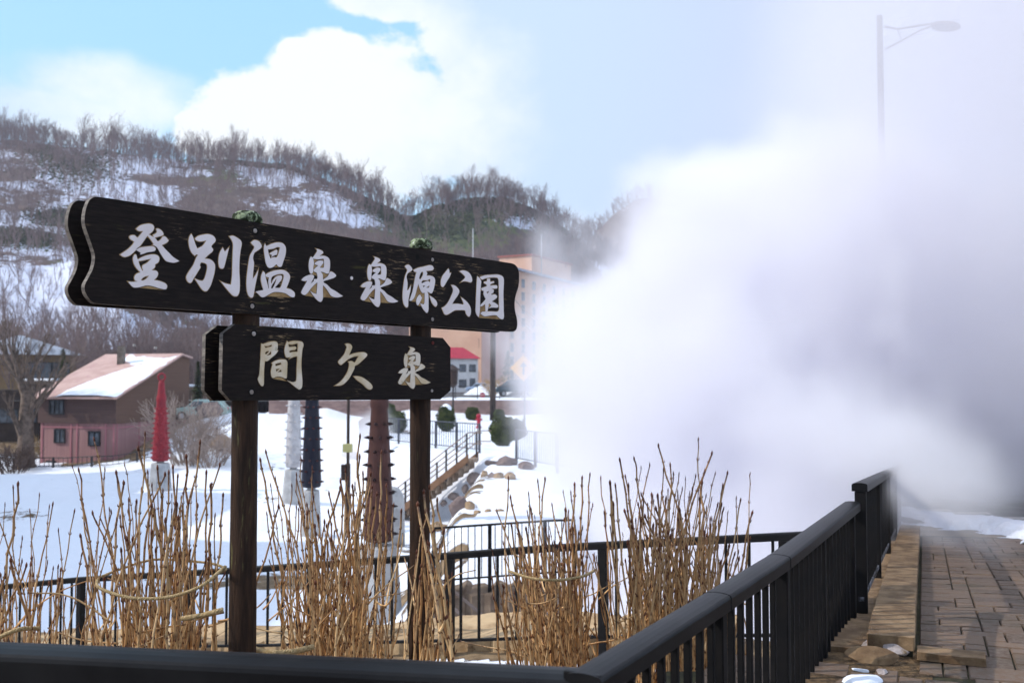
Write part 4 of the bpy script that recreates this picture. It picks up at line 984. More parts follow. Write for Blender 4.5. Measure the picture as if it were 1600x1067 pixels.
wp = lambda px, py: at(px, py, FL.y+(FR.y-FL.y)*(px-62)/117)+n_f*.03
WIN(hr, wp(91, 636)+n_f*.1, 26/F*62, 21/F*62, hx, n_f, GLASS, BLKF, mull=2)
WIN(hr, wp(94, 681), 19/F*62, 20/F*62, hx, n_f, GLASS, BLKF)
WIN(hr, wp(148, 685), 20/F*62, 21/F*62, hx, n_f, GLASS, BLKF)
WIN(hr, wp(80, 725), 16/F*62, 9/F*62, hx, n_f, GLASS, BLKF, mull=0)
b = MB()        # trim boards framing the pink panels
rotf = Matrix((hx, n_f, up)).transposed(); rotr = Matrix((hy, n_r, up)).transposed()
for u in (.03, .42, .50, .88, .985): b.box(V2(FL.lerp(FR, u), (zg+zsplit)/2)+n_f*.02, (.10, .05, zsplit-zg), rot=rotf)
for u in (.02, .30, .60, .97): b.box(V2(FR.lerp(BR, u), (zg+zsplit)/2)+n_r*.02, (.10, .05, zsplit-zg), rot=rotr)
for zz in (zsplit-.25,): b.box(V2(FL.lerp(FR, .5), zz)+n_f*.024, (wW*.96, .05, .09), rot=rotf); b.box(V2(FR.lerp(BR, .5), zz)+n_r*.024, (LD*.95, .05, .09), rot=rotr)
b.build('wall_trim', mat('darker pink trim', (.36, .15, .165), rough=.8), hr)

# ================================================================ other buildings
def block(name, label, cat, P0, P1, depth, z0, z1, wallm, roofm=None, wins=(), group=None, roof_t=.25, over=.3, gable=None, glass=None, ww=1.2, wh=1.3, mull=1, framem=None, snow=False):
    """box building: front from P0 to P1 (plan), going back by depth; wins = list of (u, z) on the front, or (u, z, 'side')"""
    P0, P1 = Vector((P0[0], P0[1], 0)), Vector((P1[0], P1[1], 0)); ex = (P1-P0).normalized(); ey = Vector((-ex.y, ex.x, 0)); nf = -ey
    root = empty(name, (P0.x, P0.y, z0), label, cat, group)
    Q = [P0, P1, P1+ey*depth, P0+ey*depth]; b = MB()
    b.add([V2(q, z0-1) for q in Q]+[V2(q, z1) for q in Q], [[0, 1, 5, 4], [1, 2, 6, 5], [2, 3, 7, 6], [3, 0, 4, 7], [4, 5, 6, 7]]); b.build('wall', wallm, root)
    rm = roofm or wallm; b = MB()
    E = [P0-ex*over-ey*over, P1+ex*over-ey*over, P1+ex*over+ey*(depth+over), P0-ex*over+ey*(depth+over)]
    if gable is None: b.prism([V2(q, z1) for q in E], (0, 0, .01), (0, 0, roof_t)); 
    else:
        hgt, typ = gable
        if typ == 'x':     # ridge parallel to the front
            r0, r1 = (E[0]+E[3])/2, (E[1]+E[2])/2
        else: r0, r1 = (E[0]+E[1])/2, (E[3]+E[2])/2
        v = [V2(q, z1-.02) for q in E]+[V2(r0, z1+hgt), V2(r1, z1+hgt)]
        if typ == 'x': fs = [[0, 1, 5, 4], [3, 4, 5, 2], [0, 4, 3], [1, 2, 5], [0, 3, 2, 1]]
        elif typ == 'hip':
            r0 = (E[0]+E[3])/2+ex*hgt*1.2; r1 = (E[1]+E[2])/2-ex*hgt*1.2; v[4] = V2(r0, z1+hgt); v[5] = V2(r1, z1+hgt); fs = [[0, 1, 5, 4], [3, 4, 5, 2], [0, 4, 3], [1, 2, 5], [0, 3, 2, 1]]
        else: fs = [[0, 4, 5, 3], [1, 2, 5, 4], [0, 1, 4], [3, 5, 2], [0, 3, 2, 1]]
        b.add(v, fs)
    rf = b.build('roof', rm, root)
    if snow:
        b = MB(); b.prism([V2(q, z1+roof_t) for q in [P0-ex*over*.8-ey*over*.8, P1+ex*over*.8-ey*over*.8, P1+ex*over*.8+ey*depth, P0-ex*over*.8+ey*depth]], (0, 0, .005), (0, 0, .22)); b.build('roof_snow', SNOW, rf, bevel=.08)
    L = (P1-P0).length
    for w in wins:
        u, z = w[0], w[1]; w_, h_ = (w[3], w[4]) if len(w) > 3 else (ww, wh)
        if len(w) > 2 and w[2] == 'left': c = P0+ey*depth*u; WIN(root, V2(c-ex*.03, z), w_, h_, ey, -ex, glass or GLASS, framem or BLKF, mull=mull)
        else: WIN(root, V2(P0+ex*L*u+nf*.03, z), w_, h_, ex, nf, glass or GLASS, framem or BLKF, mull=mull)
    return root, P0, ex, ey, nf
def plan(px, Y): p = at(px, 600, Y); return (p.x, p.y)
PEACH = mat('peach render wall', (.56, .34, .24), (.66, .43, .31), .15, .85, bump=.2, c3=(.48, .30, .23), thr3=(.55, .75), scale3=.4)
PEACH2 = mat('pinkish render wall', (.64, .44, .38), (.70, .50, .43), .2, .85)
RFG = mat('grey-blue metal roof edge', (.30, .31, .38), (.45, .47, .52), 1, .6)
# hotel: corner at px 752
rows = [22.6-2.72*k for k in range(8)]
wl = [(u, z) for z in rows for u in (.05, .155, .26, .365, .47, .575, .68, .79, .90)]
hc, he = plan(752, 190), plan(908, 238)
hot, P0, ex, ey, nf = block('hotel', 'big peach-coloured hotel with rows of small windows, partly lost in steam', 'hotel', hc, he, 16, .2, 25.0, PEACH, RFG, wl, ww=1.5, wh=1.7, roof_t=.5, over=.6, mull=1, framem=mat('grey-blue frame', (.22, .25, .32), rough=.6))
lw = plan(640, 199)
# the other face of the corner, a pinker wing with few windows
w2, *_ = block('hotel_wing', 'pinkish hotel wing with small slit windows behind the little white house', 'building', lw, (hc[0]-.02, hc[1]+.02), 10, .2, 23.5, PEACH2, RFG, [(.62, 14.2, 'f', .7, 2.2), (.62, 7.5, 'f', .7, 2.0), (.93, 9.4, 'f', 1.4, 1.6), (.93, 3.2, 'f', 1.4, 1.4)], roof_t=.5, over=.4)
ph0, ph1 = plan(831, 214), plan(893, 232)
block('rooftop_plant_room', 'peach plant room standing on the hotel roof', 'building', ph0, ph1, 8, 25.6, 29.3, PEACH, mat('rust-red roof edge', (.30, .10, .08), rough=.7), (), roof_t=.35, over=.3)
MAST = mat('pale galvanised pole', (.5, .5, .52), rough=.5)
def mast(px, y0, y1, Y, label, r=.12):
    a, b_ = at(px, y0, Y), at(px, y1, Y); q = MB(); q.tube([a, b_], [r, r*.6], 8); return tag(q.build('aerial_mast', MAST, smooth=True), label, 'mast')
mast(846, 428, 366, 216, 'thin pale mast on the hotel roof, by the plant room')
mast(739, 520, 357, 205, 'tall thin pale mast rising behind the sign board near its narrower end')
RED = mat('red metal roof', (.32, .015, .035), (.40, .025, .05), 1, .55)
WHW = mat('white painted wall', (.62, .60, .58), (.74, .72, .70), .7, .8)
a0, a1 = plan(683, 170), plan(747, 172)
wins = [(.62, 4.35, 'f', 1.1, 1.2), (.86, 4.35, 'f', 1.1, 1.2), (.62, 1.7, 'f', 1.3, 1.3), (.86, 1.6, 'f', .9, 1.9), (.3, 4.35, 'f', 1.1, 1.2), (.3, 1.7, 'f', 1.2, 1.2)]
block('small_house', 'little white two-storey house with a bright red roof', 'house', a0, a1, 6, .2, 6.0, WHW, RED, wins, gable=(2.0, 'hip'), over=.45)
# left: tan apartment house and dark low buildings
TANW = mat('ochre rendered wall', (.24, .16, .085), (.30, .205, .11), .5, .85)
GRR = mat('grey snow-dusted roof', (.34, .35, .38), (.75, .78, .84), 1.3, .8, thr=(.4, .6))
block('apartment_house', 'ochre apartment house with grey gabled roof and verandas, behind the bare tree', 'house', plan(-60, 92), plan(118, 96), 8, -2.4, 4.4, TANW, GRR, [(.50, 2.9, 'f', .8, 1.3), (.66, 2.7, 'f', 2.4, 1.9), (.86, 2.7, 'f', 1.6, 1.9), (.66, 0.2, 'f', 2.6, 1.6), (.86, .2, 'f', 1.6, 1.6)], gable=(1.8, 'y'), over=.8)
DARKW = mat('dark brown boarded wall', (.045, .032, .026), (.07, .05, .04), 1, .85)
block('storage_shed', 'dark boarded low building with flat snowy roof, beside the conifer', 'shed', plan(85, 84), plan(186, 88), 7, -3.0, 1.6, DARKW, DARKW, [(.3, -.6, 'f', 1.2, 1.0), (.7, -.6, 'f', 1.2, 1.0)], snow=True)
block('storage_shed', 'dark weathered lean-to below the ochre apartment house, at the picture edge', 'shed', plan(-50, 80), plan(62, 82), 6, -3.0, .9, DARKW, DARKW, [(.55, -1.0, 'f', 1.6, 1.1), (.85, -1.0, 'f', 1.2, 1.1)])
BRW = mat('brown garage wall', (.13, .085, .06), (.2, .135, .10), .8, .85)
block('garage', 'long brown single-storey building with snow on its flat roof, behind the house', 'building', plan(268, 86), plan(372, 90), 7, -2.6, 1.1, BRW, BRW, [(.15, -.6, 'f', 1.3, 1.6), (.5, -.6, 'f', 2.2, 1.4)], snow=True)
block('annex_building', 'grey-brown flat building seen in the gap under the sign board', 'building', plan(430, 120), plan(640, 128), 8, -1., 3.4, BRW, GRR, [(.1+.16*k, 1.6, 'f', 1.5, 1.2) for k in range(6)], snow=True)

# unseen blocks added left of the frame, sized to shade the near valley
GREYW = mat('grey rendered wall', (.30, .29, .28), (.38, .37, .35), .5, .85)
block('apartment_house', 'tall grey block added unseen off the left edge to shade the near snow', 'building', (-36, 14), (-36.01, 29), 14, -3.6, 19.5, GREYW, GRR, [(.12+.19*k, -1+3*j) for k in range(5) for j in range(7)])
block('apartment_house', 'lower grey block added unseen off the left edge to shade the snow, beyond the tall one', 'building', (-37, 29.3), (-37.01, 43), 14, -3.6, 15.5, GREYW, GRR, [(.08+.14*k, -1+3*j) for k in range(7) for j in range(5)])
block('apartment_house', 'lowest grey block added unseen off the left edge to shade the snow, beyond both others', 'building', (-37, 43.3), (-37.01, 53), 12, -3.6, 11.0, GREYW, GRR, [(.12+.25*k, -1+3*j) for k in range(4) for j in range(4)])

# ================================================================ retaining wall, fences, stairs, poles
BRICKW = mat('mauve-brown block wall', (.20, .13, .115), (.30, .20, .17), 1.4, .9, bump=.6, stretch=(1, 1, 2.4))
b = MB(); L0, L1 = (-18.5, 76.2), (11, 76.2)
b.box(((L0[0]+L1[0])/2, 76.05, -.5), (L1[0]-L0[0], .35, 1.75)); rw = b.build('retaining_wall', BRICKW); tag(rw, 'long mauve-brown retaining wall below the road', 'wall')
def terr(x, y): return Hs(x, y)
tag(snowlump('snow_berm', None, [(-18, 76.3), (11, 76.3), (11, 78.0), (-18, 78.0)], .22, 12, lambda X, Y: np.full(X.shape, .34), kind='stuff', res=.3), 'ploughed snow lying along the top of the retaining wall', None, None, 'stuff')
b = MB(); b.add([(-40, 79, .262), (30, 79, .262), (60, 160, .262), (-60, 160, .262)], [[0, 1, 2, 3]]); tag(b.build('village_road', ASPH), 'grey road running past the hotel', kind='structure')
b = MB(); b.box((0, 100, .27), (60, .25, .004)); b.build('lane_line', LINE); tag(bpy.data.objects['lane_line'], 'pale line along the village road', kind='structure')
IRON = mat('thin dark iron', (.03, .028, .03), rough=.6)
GREYR = mat('blue-grey railing paint', (.045, .05, .065), (.08, .085, .105), 4, .5)
def lightfence(name, label, path, h, zg_, pstep, posts_step, m, rr=.02, pr=.05, mid_rails=(), cat='fence', bal=True, bot=.12, group=None):
    root = empty(name, (path[0][0], path[0][1], zg_(*path[0])), label, cat, group); P3 = [Vector((x, y, 0)) for x, y in path]; fine_ = [p for p, d in along(P3, 1.0)]+[P3[-1]]
    b = MB(); b.tube([V2(p, zg_(p.x, p.y)+h) for p in fine_], rr*1.5, 6); b.build('top_rail', m, root)
    for k, q in enumerate(mid_rails): b = MB(); b.tube([V2(p, zg_(p.x, p.y)+q) for p in fine_], rr, 6); b.build('middle_rail', m, root)
    if bal:
        b = MB(); b.tube([V2(p, zg_(p.x, p.y)+bot) for p in fine_], rr*1.2, 6); b.build('bottom_rail', m, root)
        for p, d in along(P3, pstep, pstep*.5)[:100]: bar('baluster', root, p, d, rr*1.1, rr*1.1, zg_(p.x, p.y)+bot, zg_(p.x, p.y)+h, m, 0)
    for p, d in along(P3, posts_step, 0.05): bar('post', root, p, d, pr, pr, zg_(p.x, p.y)-.2, zg_(p.x, p.y)+h, m, 0)
    return root
lightfence('terrace_railing', 'blue-grey railing on the snowy terrace above the stairs, in front of the clipped bushes', [plan(598, 47), plan(640, 44.5), plan(750, 39.6)], 1.12, lambda x, y: -1.1, .19, 1.75, GREYR, .016, .075, group=None)
lightfence('terrace_railing', 'blue-grey railing running from beside the big round bush into the steam', [plan(806, 35.3), plan(860, 32.5), plan(950, 29.5), plan(1060, 26)], 1.12, lambda x, y: -1.12, .17, 1.7, GREYR, .016, .075)
lightfence('road_fence', 'sparse dark post and wire fence along the top of the retaining wall', [(-18, 76.6), (9, 76.6)], 1.1, lambda x, y: .35, 1, 1.7, IRON, .012, .06, mid_rails=(.55,), bal=False)
lightfence('park_fence', 'low dark picket fence along the far side of the snowy valley, before the pink house', [plan(-40, 60), plan(60, 59.5), plan(160, 58.5), plan(260, 59.5), plan(356, 63)], .62, lambda x, y: Hs(x, y), .32, 2.6, IRON, .02, .10)
# stair from the terrace down into the valley
STEP = mat('stained timber step', (.17, .11, .07), (.33, .26, .20), 3, .9, bump=.5); BEAM = mat('brown stair stringer', (.16, .085, .05), (.23, .13, .075), 2, .8)
T0 = at(747, 712, 38.0); B0 = at(628, 802, 38.6); T0.z = -1.12; B0.z = -3.42
st = empty('staircase', B0, 'outdoor timber staircase climbing from the snowy valley to the terrace', 'stairs'); NS = 14; dd = Vector((T0.x-B0.x, T0.y-B0.y, 0)); dh = dd.normalized(); dn_ = Vector((-dh.y, dh.x, 0)); Wd = 1.5; rots = Matrix((dh, dn_, up)).transposed()
for k in range(NS):
    c = B0+(T0-B0)*((k+.5)/NS)-dn_*Wd*.5; b = MB(); b.box(c+Vector((0, 0, -.05)), (dd.length/NS+.06, Wd, .14), rot=rots); b.box(c+Vector((0, 0, -.25))-dh*.05, (.06, Wd-.04, .26), rot=rots); b.build('step', STEP, st)
for s_ in (.04, -Wd-.04):
    b = MB(); q0, q1 = B0+dn_*s_, T0+dn_*s_; b.prism([q0+up*-.12, q0+up*.16, q1+up*.16, q1+up*-.12], dn_*.04, dn_*-.04); b.build('stringer', BEAM, st)
RAILB = mat('tan handrail paint', (.22, .15, .11), rough=.6)
for s_, lab, e_ in ((.02, 'brown handrail on the valley side of the staircase', 1.0), (-Wd, 'brown handrail on the near side of the staircase, by the rocks', 1.0)):
    q0, q1 = B0+dn_*s_-(T0-B0)*.10, T0+dn_*s_; root = empty('handrail', q0, lab, 'handrail')
    for hh in (.95, .55): b = MB(); b.tube([q0+up*hh, q1+up*hh, q1+up*hh+dh*.5], .022, 6); b.build('rail', RAILB, root)
    for k in range(5): p = q0.lerp(q1, .04+.235*k); bar('post', root, p, dh, .06, .06, p.z-.2, p.z+.97, IRON, 0)
# dark garden wall with a small railing, just past the tan edging
GW = mat('shaded brown stone wall', (.10, .07, .05), (.19, .14, .10), 2.4, .9, bump=1, bscale=8)
w0, w1 = at(640, 925, 16.9), at(872, 908, 17.2); root = empty('garden_wall', (w0.x, w0.y, -3.3), 'dark rough stone wall holding up the snowy terrace, seen through the railing', 'wall')
b = MB(); n_ = 24; vs = []
for k in range(n_+1):
    p = w0.lerp(w1, k/n_); r_ = .08*math.sin(k*2.3)+.05*math.sin(k*5.1)
    for z, dy in ((-3.6, -.25), (-2.6, -.15+r_), (p.z-.12, -.05+r_*.6), (p.z, .05), (p.z, .5)): vs.append((p.x, p.y+dy, z+r_*.4*(z > -3)))
b.add(vs, [[k*5+j, (k+1)*5+j, (k+1)*5+j+1, k*5+j+1] for k in range(n_) for j in range(4)]); b.build('stone_face', GW, root)
zt = lambda x, y: float(np.interp(x, [w0.x, w1.x], [w0.z, w1.z]))+.06
lightfence('short_railing', 'short black picket railing on the dark stone wall, seen through the garden railing', [(w0.x+.35, 16.95), (w1.x+.3, 17.25)], .98, zt, .115, .95, BLKM, .014, .06, bot=.10)
for k, (x0_, y0_, x1_, y1_) in enumerate(((684, 902, 760, 966), (686, 930, 728, 966))):
    a, c = at(x0_, y0_, 13.9), at(x1_, y1_, 13.6); b = MB(); b.tube([a, c], .022, 6); tag(b.build('support_brace', mat('rusty grey pipe %d' % k, (.13, .10, .09), rough=.6)), ('upper' if k == 0 else 'lower')+' slanting grey pipe brace behind the garden railing', 'pipe')

# poles
WOODP = mat('dark utility pole', (.045, .035, .032), (.08, .06, .05), 3, .8)
pb0 = at(770, 655, 74); root = empty('utility_pole', (pb0.x, pb0.y, Hs(pb0.x, pb0.y)), 'tall dark utility pole in front of the retaining wall, with wires', 'utility pole')
ztop = at(771, 425, 74).z; b = MB(); b.tube([(pb0.x, pb0.y, -1.6), (pb0.x, pb0.y, ztop)], [.23, .17], 12); b.build('pole', WOODP, root, smooth=True)
b = MB(); b.box((pb0.x, pb0.y-.22, ztop-1.3), (2.0, .1, .1)); b.box((pb0.x, pb0.y-.22, ztop-2.4), (1.5, .1, .1)); b.build('crossarm', WOODP, root)
for k in (-.9, -.4, .4, .9): b = MB(); b.lathe((pb0.x+k, pb0.y-.22, ztop-1.25), [(.04, 0), (.08, .06), (.05, .12), (.08, .18), (.03, .24)], 10); b.build('insulator', WHW, root)
def wire(label, a, c, sag):
    b = MB(); b.tube([a.lerp(c, t/16)-up*sag*4*(t/16)*(1-t/16) for t in range(17)], .022, 4); tag(b.build('power_wire', IRON), label, 'wire')
pt = Vector((pb0.x, pb0.y-.22, ztop-1.0))
for k, (dx, pxt, pyt, Yt) in enumerate(((-.9, 560, 520, 150), (-.4, 560, 532, 150), (.4, 860, 532, 62), (.9, 880, 520, 60))):
    wire(['power wire running from the pole behind the sign, upper one', 'power wire running from the pole behind the sign, lower one', 'power wire from the pole toward the steam, lower one', 'power wire from the pole toward the steam, upper one'][k], pt+Vector((dx, 0, 0)), at(pxt, pyt, Yt), .7)
# yellow diamond sign
YEL = mat('amber sign face', (.85, .42, .02), (.78, .36, .02), 1.5, .5); py_ = at(818, 575, 46.5); gzz = Hs(py_.x, py_.y)
root = empty('warning_sign', (py_.x, py_.y, gzz), 'yellow diamond warning sign with a dark arrow mark, half in the steam', 'road sign')
b = MB(); b.tube([(py_.x+.05, py_.y+.05, gzz-.2), (py_.x+.05, py_.y+.05, py_.z+.6)], .045, 8); b.build('pole', IRON, root, smooth=True)
hd = .62; c = Vector((py_.x, py_.y-.02, py_.z)); b = MB(); b.prism([c+Vector((0, 0, hd)), c+Vector((hd, 0, 0)), c+Vector((0, 0, -hd)), c+Vector((-hd, 0, 0))], (0, 0, 0), (0, -.03, 0)); b.build('sign_plate', YEL, root)
b = MB(); y_ = c.y-.036; b.add([(c.x-.05, y_, c.z-.30), (c.x+.05, y_, c.z-.30), (c.x+.05, y_, c.z+.06), (c.x+.16, y_, c.z+.06), (c.x, y_, c.z+.30), (c.x-.16, y_, c.z+.06), (c.x-.05, y_, c.z+.06)], [[0, 1, 2, 3, 4, 5, 6]]); b.build('arrow_mark', mat('sign mark', (.015, .018, .03), rough=.6), root)
# small red disc, hydrant, lantern, round lights
p = at(754, 617, 77.2); root = empty('road_marker', (p.x, p.y, .3), 'small round red road marker at the fence above the retaining wall', 'road sign')
b = MB(); b.tube([(p.x, p.y, .2), (p.x, p.y, p.z+.1)], .03, 6); b.build('pole', IRON, root); b = MB(); b.tube([(p.x, p.y-.06, p.z), (p.x, p.y-.10, p.z)], .2, 18); b.build('sign_disc', RED, root); b = MB(); b.box((p.x, p.y-.115, p.z), (.24, .02, .06)); b.build('white_bar', WHW, root)
p = gz(748, 668, -1.08); root = empty('fire_hydrant', p, 'small red hydrant standing in the snow before the retaining wall', 'hydrant'); b = MB(); b.lathe(p, [(.17, -.1), (.17, .08), (.12, .1), (.12, .62), (.16, .66), (.14, .78), (.05, .86)], 12); b.build('body', RED, root, smooth=True); b = MB(); b.tube([p+Vector((-.22, 0, .5)), p+Vector((.22, 0, .5))], .06, 10); b.build('nozzle', RED, root)
p = at(708, 590, 60); g0 = Hs(p.x, p.y); root = empty('lantern_post', (p.x, p.y, g0), 'thin post with a dark lantern head beside the end of the lower sign board', 'lamp post'); b = MB(); b.tube([(p.x, p.y, g0-.2), (p.x, p.y, p.z)], .05, 8); b.build('pole', IRON, root); b = MB(); b.lathe((p.x, p.y, p.z-.1), [(.06, -.5), (.26, -.3), (.30, .5), (.42, .58), (.06, .85)], 8); b.build('lantern_head', DARKP, root)
BULB = mat('white globe lamp', (.9, .88, .82), rough=.3)
for px, py, Y, lab in ((210, 540, 100, 'small white globe lamp above the house roof, nearer the chimney'), (243, 544, 104, 'small white globe lamp above the house roof, nearer the sign')):
    p = at(px, py, Y); root = empty('globe_lamp', (p.x, p.y, Hs(p.x, p.y)), lab, 'street lamp'); b = MB(); b.tube([(p.x, p.y, Hs(p.x, p.y)-.3), (p.x, p.y, p.z)], .05, 6); b.build('pole', IRON, root)
    b = MB(); b.lathe(p, [(.04, -.16), (.14, -.10), (.18, 0), (.14, .10), (.04, .16)], 12); b.build('lamp_globe', BULB, root, smooth=True)
p = at(211, 554, 98); root = empty('round_sign', (p.x, p.y, Hs(p.x, p.y)), 'small round pale blue sign on a post behind the house roof', 'road sign'); b = MB(); b.tube([(p.x, p.y, Hs(p.x, p.y)-.3), (p.x, p.y, p.z)], .04, 6); b.build('pole', IRON, root); b = MB(); b.tube([(p.x, p.y-.05, p.z), (p.x, p.y-.09, p.z)], .27, 16); b.build('sign_disc', mat('pale blue sign', (.3, .42, .7), rough=.5), root)
# the tall street lamp in the steam
LG = mat('grey street lamp metal', (.16, .15, .15), rough=.5); p = at(1385, 700, 20); tp = at(1385, 25, 20); root = empty('street_lamp', (p.x, p.y, -.7), 'tall grey street lamp with a braced arm, faint in the steam', 'street lamp')
b = MB(); b.tube([(p.x, p.y, -.9), (p.x, p.y, tp.z)], [.09, .06], 12); b.build('pole', LG, root, smooth=True)
a0_, a1_, a2_ = at(1383, 42, 20), at(1440, 40, 20), at(1468, 36, 20); b = MB(); b.tube([a0_, at(1402, 46, 20), a1_, a2_], .022, 8); b.tube([at(1383, 78, 20), at(1440, 47, 20), a2_-up*.02], .018, 8); b.tube([at(1402, 46, 20), at(1408, 62, 20)], .012, 6); b.build('arm', LG, root, smooth=True)
c = at(1477, 43, 20); b = MB(); b.lathe((0, 0, 0), [(.05, -.38), (.13, -.33), (.2, -.13), (.2, .15), (.12, .36), (.04, .42)], 14); b.v = [(c.x+z*.72, c.y+y*.85, c.z+.02+x*.5-.05*z) for x, y, z in b.v]; b.build('lamp_head', LG, root, smooth=True)

# ================================================================ vehicles
def car(name, label, px, py, Y, heading, body_c, kind, L=4.3, Wc=1.75, Hc=1.6, zgd=.265, group=None):
    import bmesh
    p = at(px, py, Y); root = empty(name, (p.x, p.y, zgd), label, 'car', group); hv = Vector((math.cos(heading), math.sin(heading), 0)); sv = Vector((-hv.y, hv.x, 0))
    def W_(x, y, z): return Vector((p.x, p.y, zgd))+hv*x+sv*y+up*z
    pm = mat('car paint '+kind, body_c, rough=.25, coat=.6, spec=.6)
    if kind.startswith('van'): prof = [(-.5, .28), (-.5, .62), (-.495, .98), (-.46, 1.0), (.16, .98), (.24, .90), (.37, .64), (.48, .54), (.5, .40), (.5, .24)]
    else: prof = [(-.5, .28), (-.5, .60), (-.44, .66), (-.34, .98), (-.30, 1.0), (.08, 1.0), (.12, .97), (.24, .66), (.46, .58), (.5, .44), (.5, .24)]
    b = MB(); n = len(prof); vs = []
    for s_, k_ in ((-1, 1.0), (1, 1.0)):
        for x, z in prof: w = Wc/2*(1-.28*max(0, z-.62)); vs.append(W_(x*L, s_*w, z*Hc))
    b.add(vs, [list(range(n)), [n+k for k in range(n)][::-1]]+[[k, n+k, n+(k+1) % n, (k+1) % n] for k in range(n)]); b.build('body', pm, root, bevel=.05)
    b = MB()
    xs0, xs1 = (-.46, .22) if kind.startswith('van') else (-.36, .17)
    for s_ in (-1, 1):
        for x0, x1 in ((xs0, xs0+(xs1-xs0)*.46), (xs0+(xs1-xs0)*.5, xs1)):
            t = .02 if kind.startswith('van') else .04
            vs = [W_(x0*L, s_*(Wc/2*(1-.28*.06)+.012), .66*Hc), W_(x1*L+.15, s_*(Wc/2*(1-.28*.06)+.012), .66*Hc), W_((x1-t*1.6)*L, s_*(Wc/2*(1-.28*.32)+.012), .92*Hc), W_((x0+t)*L, s_*(Wc/2*(1-.28*.32)+.012), .92*Hc)]
            b = MB(); b.add(vs, [[0, 1, 2, 3]]); b.build('side_window', GLASS, root)
    q = (.385, .66, .245, .905) if kind.startswith('van') else (.245, .67, .135, .955)
    b = MB(); b.add([W_(q[0]*L+.012, -Wc*.43, q[1]*Hc), W_(q[0]*L+.012, Wc*.43, q[1]*Hc), W_(q[2]*L+.012, Wc*.39, q[3]*Hc), W_(q[2]*L+.012, -Wc*.39, q[3]*Hc)], [[0, 1, 2, 3]]); b.build('windscreen', GLASS, root)
    TY = mat('tyre rubber '+kind, (.02, .02, .02), rough=.8)
    for sx in (-.31, .32):
        for s_ in (-1, 1):
            c = W_(sx*L, s_*(Wc/2-.10), .32); b = MB(); b.tube([c-sv*.11*s_, c+sv*.11*s_], .32, 20); wh = b.build('wheel', TY, root); b = MB(); b.tube([c+sv*.10*s_, c+sv*.125*s_], .19, 14); b.build('rim', MAST, wh)
    for s_ in (-1, 1): c = W_(.495*L, s_*Wc*.36, .50*Hc); b = MB(); b.box(c, (.08, .32, .16), rz=heading); b.build('headlight', BULB, root, bevel=.02)
    for s_ in (-1, 1): c = W_(-.498*L, s_*Wc*.40, .56*Hc); b = MB(); b.box(c, (.05, .2, .22), rz=heading); b.build('tail_light', RED, root, bevel=.02)
    return root
car('parked_car', 'dark teal minivan parked beside the snow heap, next to the yellow sign', 806, 612, 110, R(188), (.02, .06, .08), 'van dark', 4.6, 1.8, 1.85)
car('parked_car', 'small pale blue car parked by the little white house', 749, 607, 150, R(170), (.35, .45, .62), 'hatch blue', 3.9, 1.6, 1.5)
car('parked_car', 'light green parked car glimpsed past the conifer by the garage', 316, 628, 70, R(185), (.35, .50, .45), 'hatch green', 3.8, 1.6, 1.45, zgd=Hs(*plan(316, 70))+.02)
car('parked_car', 'pale taxi standing on the road, nearly lost in the steam', 1135, 690, 27.5, R(200), (.55, .72, .74), 'sedan pale', 4.5, 1.75, 1.5, zgd=Hs(*plan(1135, 27.5))+.02)

# ================================================================ snow heaps and rocks
ROCK = mat('dark wet rock', (.055, .045, .045), (.13, .105, .10), 2.2, .85, bump=1, bscale=6); ROCKB = mat('tan rock', (.26, .17, .09), (.38, .27, .17), 2.5, .9, bump=1, bscale=6, c3=(.12, .09, .07), thr3=(.55, .7)); ROCKM = mat('mauve grey boulder', (.13, .095, .09), (.22, .17, .155), 2, .9, bump=1, bscale=6)
def rock(px, py, Y, s, m, label, seed, rz=0.):
    p = at(px, py, Y); g_ = Hs(p.x, p.y); stone('boulder', label, (p.x, p.y, max(g_+s[2]*.25, p.z)), s, m, seed, 'rock', None, .3, rz)
rock(715, 835, 24.5, (.24, .22, .36), ROCKM, 'upright mauve-grey boulder in the snow, just past the garden railing', 21)
rock(734, 848, 24.2, (.12, .14, .20), ROCKB, 'narrow tan boulder leaning on the mauve-grey one', 22)
rock(682, 822, 25.4, (.20, .16, .13), ROCKB, 'tan rock between the sign post and the mauve boulder, nearer the post', 23)
rock(696, 826, 25.2, (.15, .14, .11), ROCKB, 'tan rock between the sign post and the mauve boulder, nearer the boulder', 40)
rock(745, 850, 23.5, (.11, .10, .06), ROCKB, 'small flat tan rock in the snow next to the mauve boulder', 24)
rock(762, 846, 23.6, (.09, .08, .06), ROCKB, 'tiny round tan rock in the snow, in the middle of the small row', 41)
rock(780, 848, 23.4, (.12, .10, .05), ROCKB, 'tiny flat tan rock in the snow, closest to the cane clump', 25)
rock(743, 765, 33.5, (.30, .26, .30), ROCK, 'jagged dark rock at the near edge of the staircase', 26)
rock(727, 763, 34.0, (.13, .14, .20), ROCK, 'smaller dark rock beside the jagged one at the stairs', 27)
rock(709, 775, 33.4, (.20, .14, .14), ROCK, 'long dark rock with snow near the foot of the staircase', 28)
rock(693, 786, 33.4, (.13, .12, .13), ROCK, 'small dark rock at the stair foot, nearest the sign post', 29)
rock(791, 733, 34.5, (.36, .3, .32), ROCKM, 'big rounded grey-mauve boulder capped with snow below the bushes', 30)
rock(769, 741, 35.0, (.28, .22, .14), ROCK, 'flat dark boulder left of the big rounded one', 31)
rock(757, 775, 31.5, (.17, .15, .15), ROCKB, 'tan rock in the row of stones edging the snow, first below the dark ones', 32)
rock(768, 780, 31.0, (.15, .14, .13), ROCKM, 'grey rock in the row of stones edging the snow', 42)
rock(780, 786, 30.5, (.19, .15, .14), ROCKB, 'tan rock in the row of stones edging the snow, next after the grey one', 33)
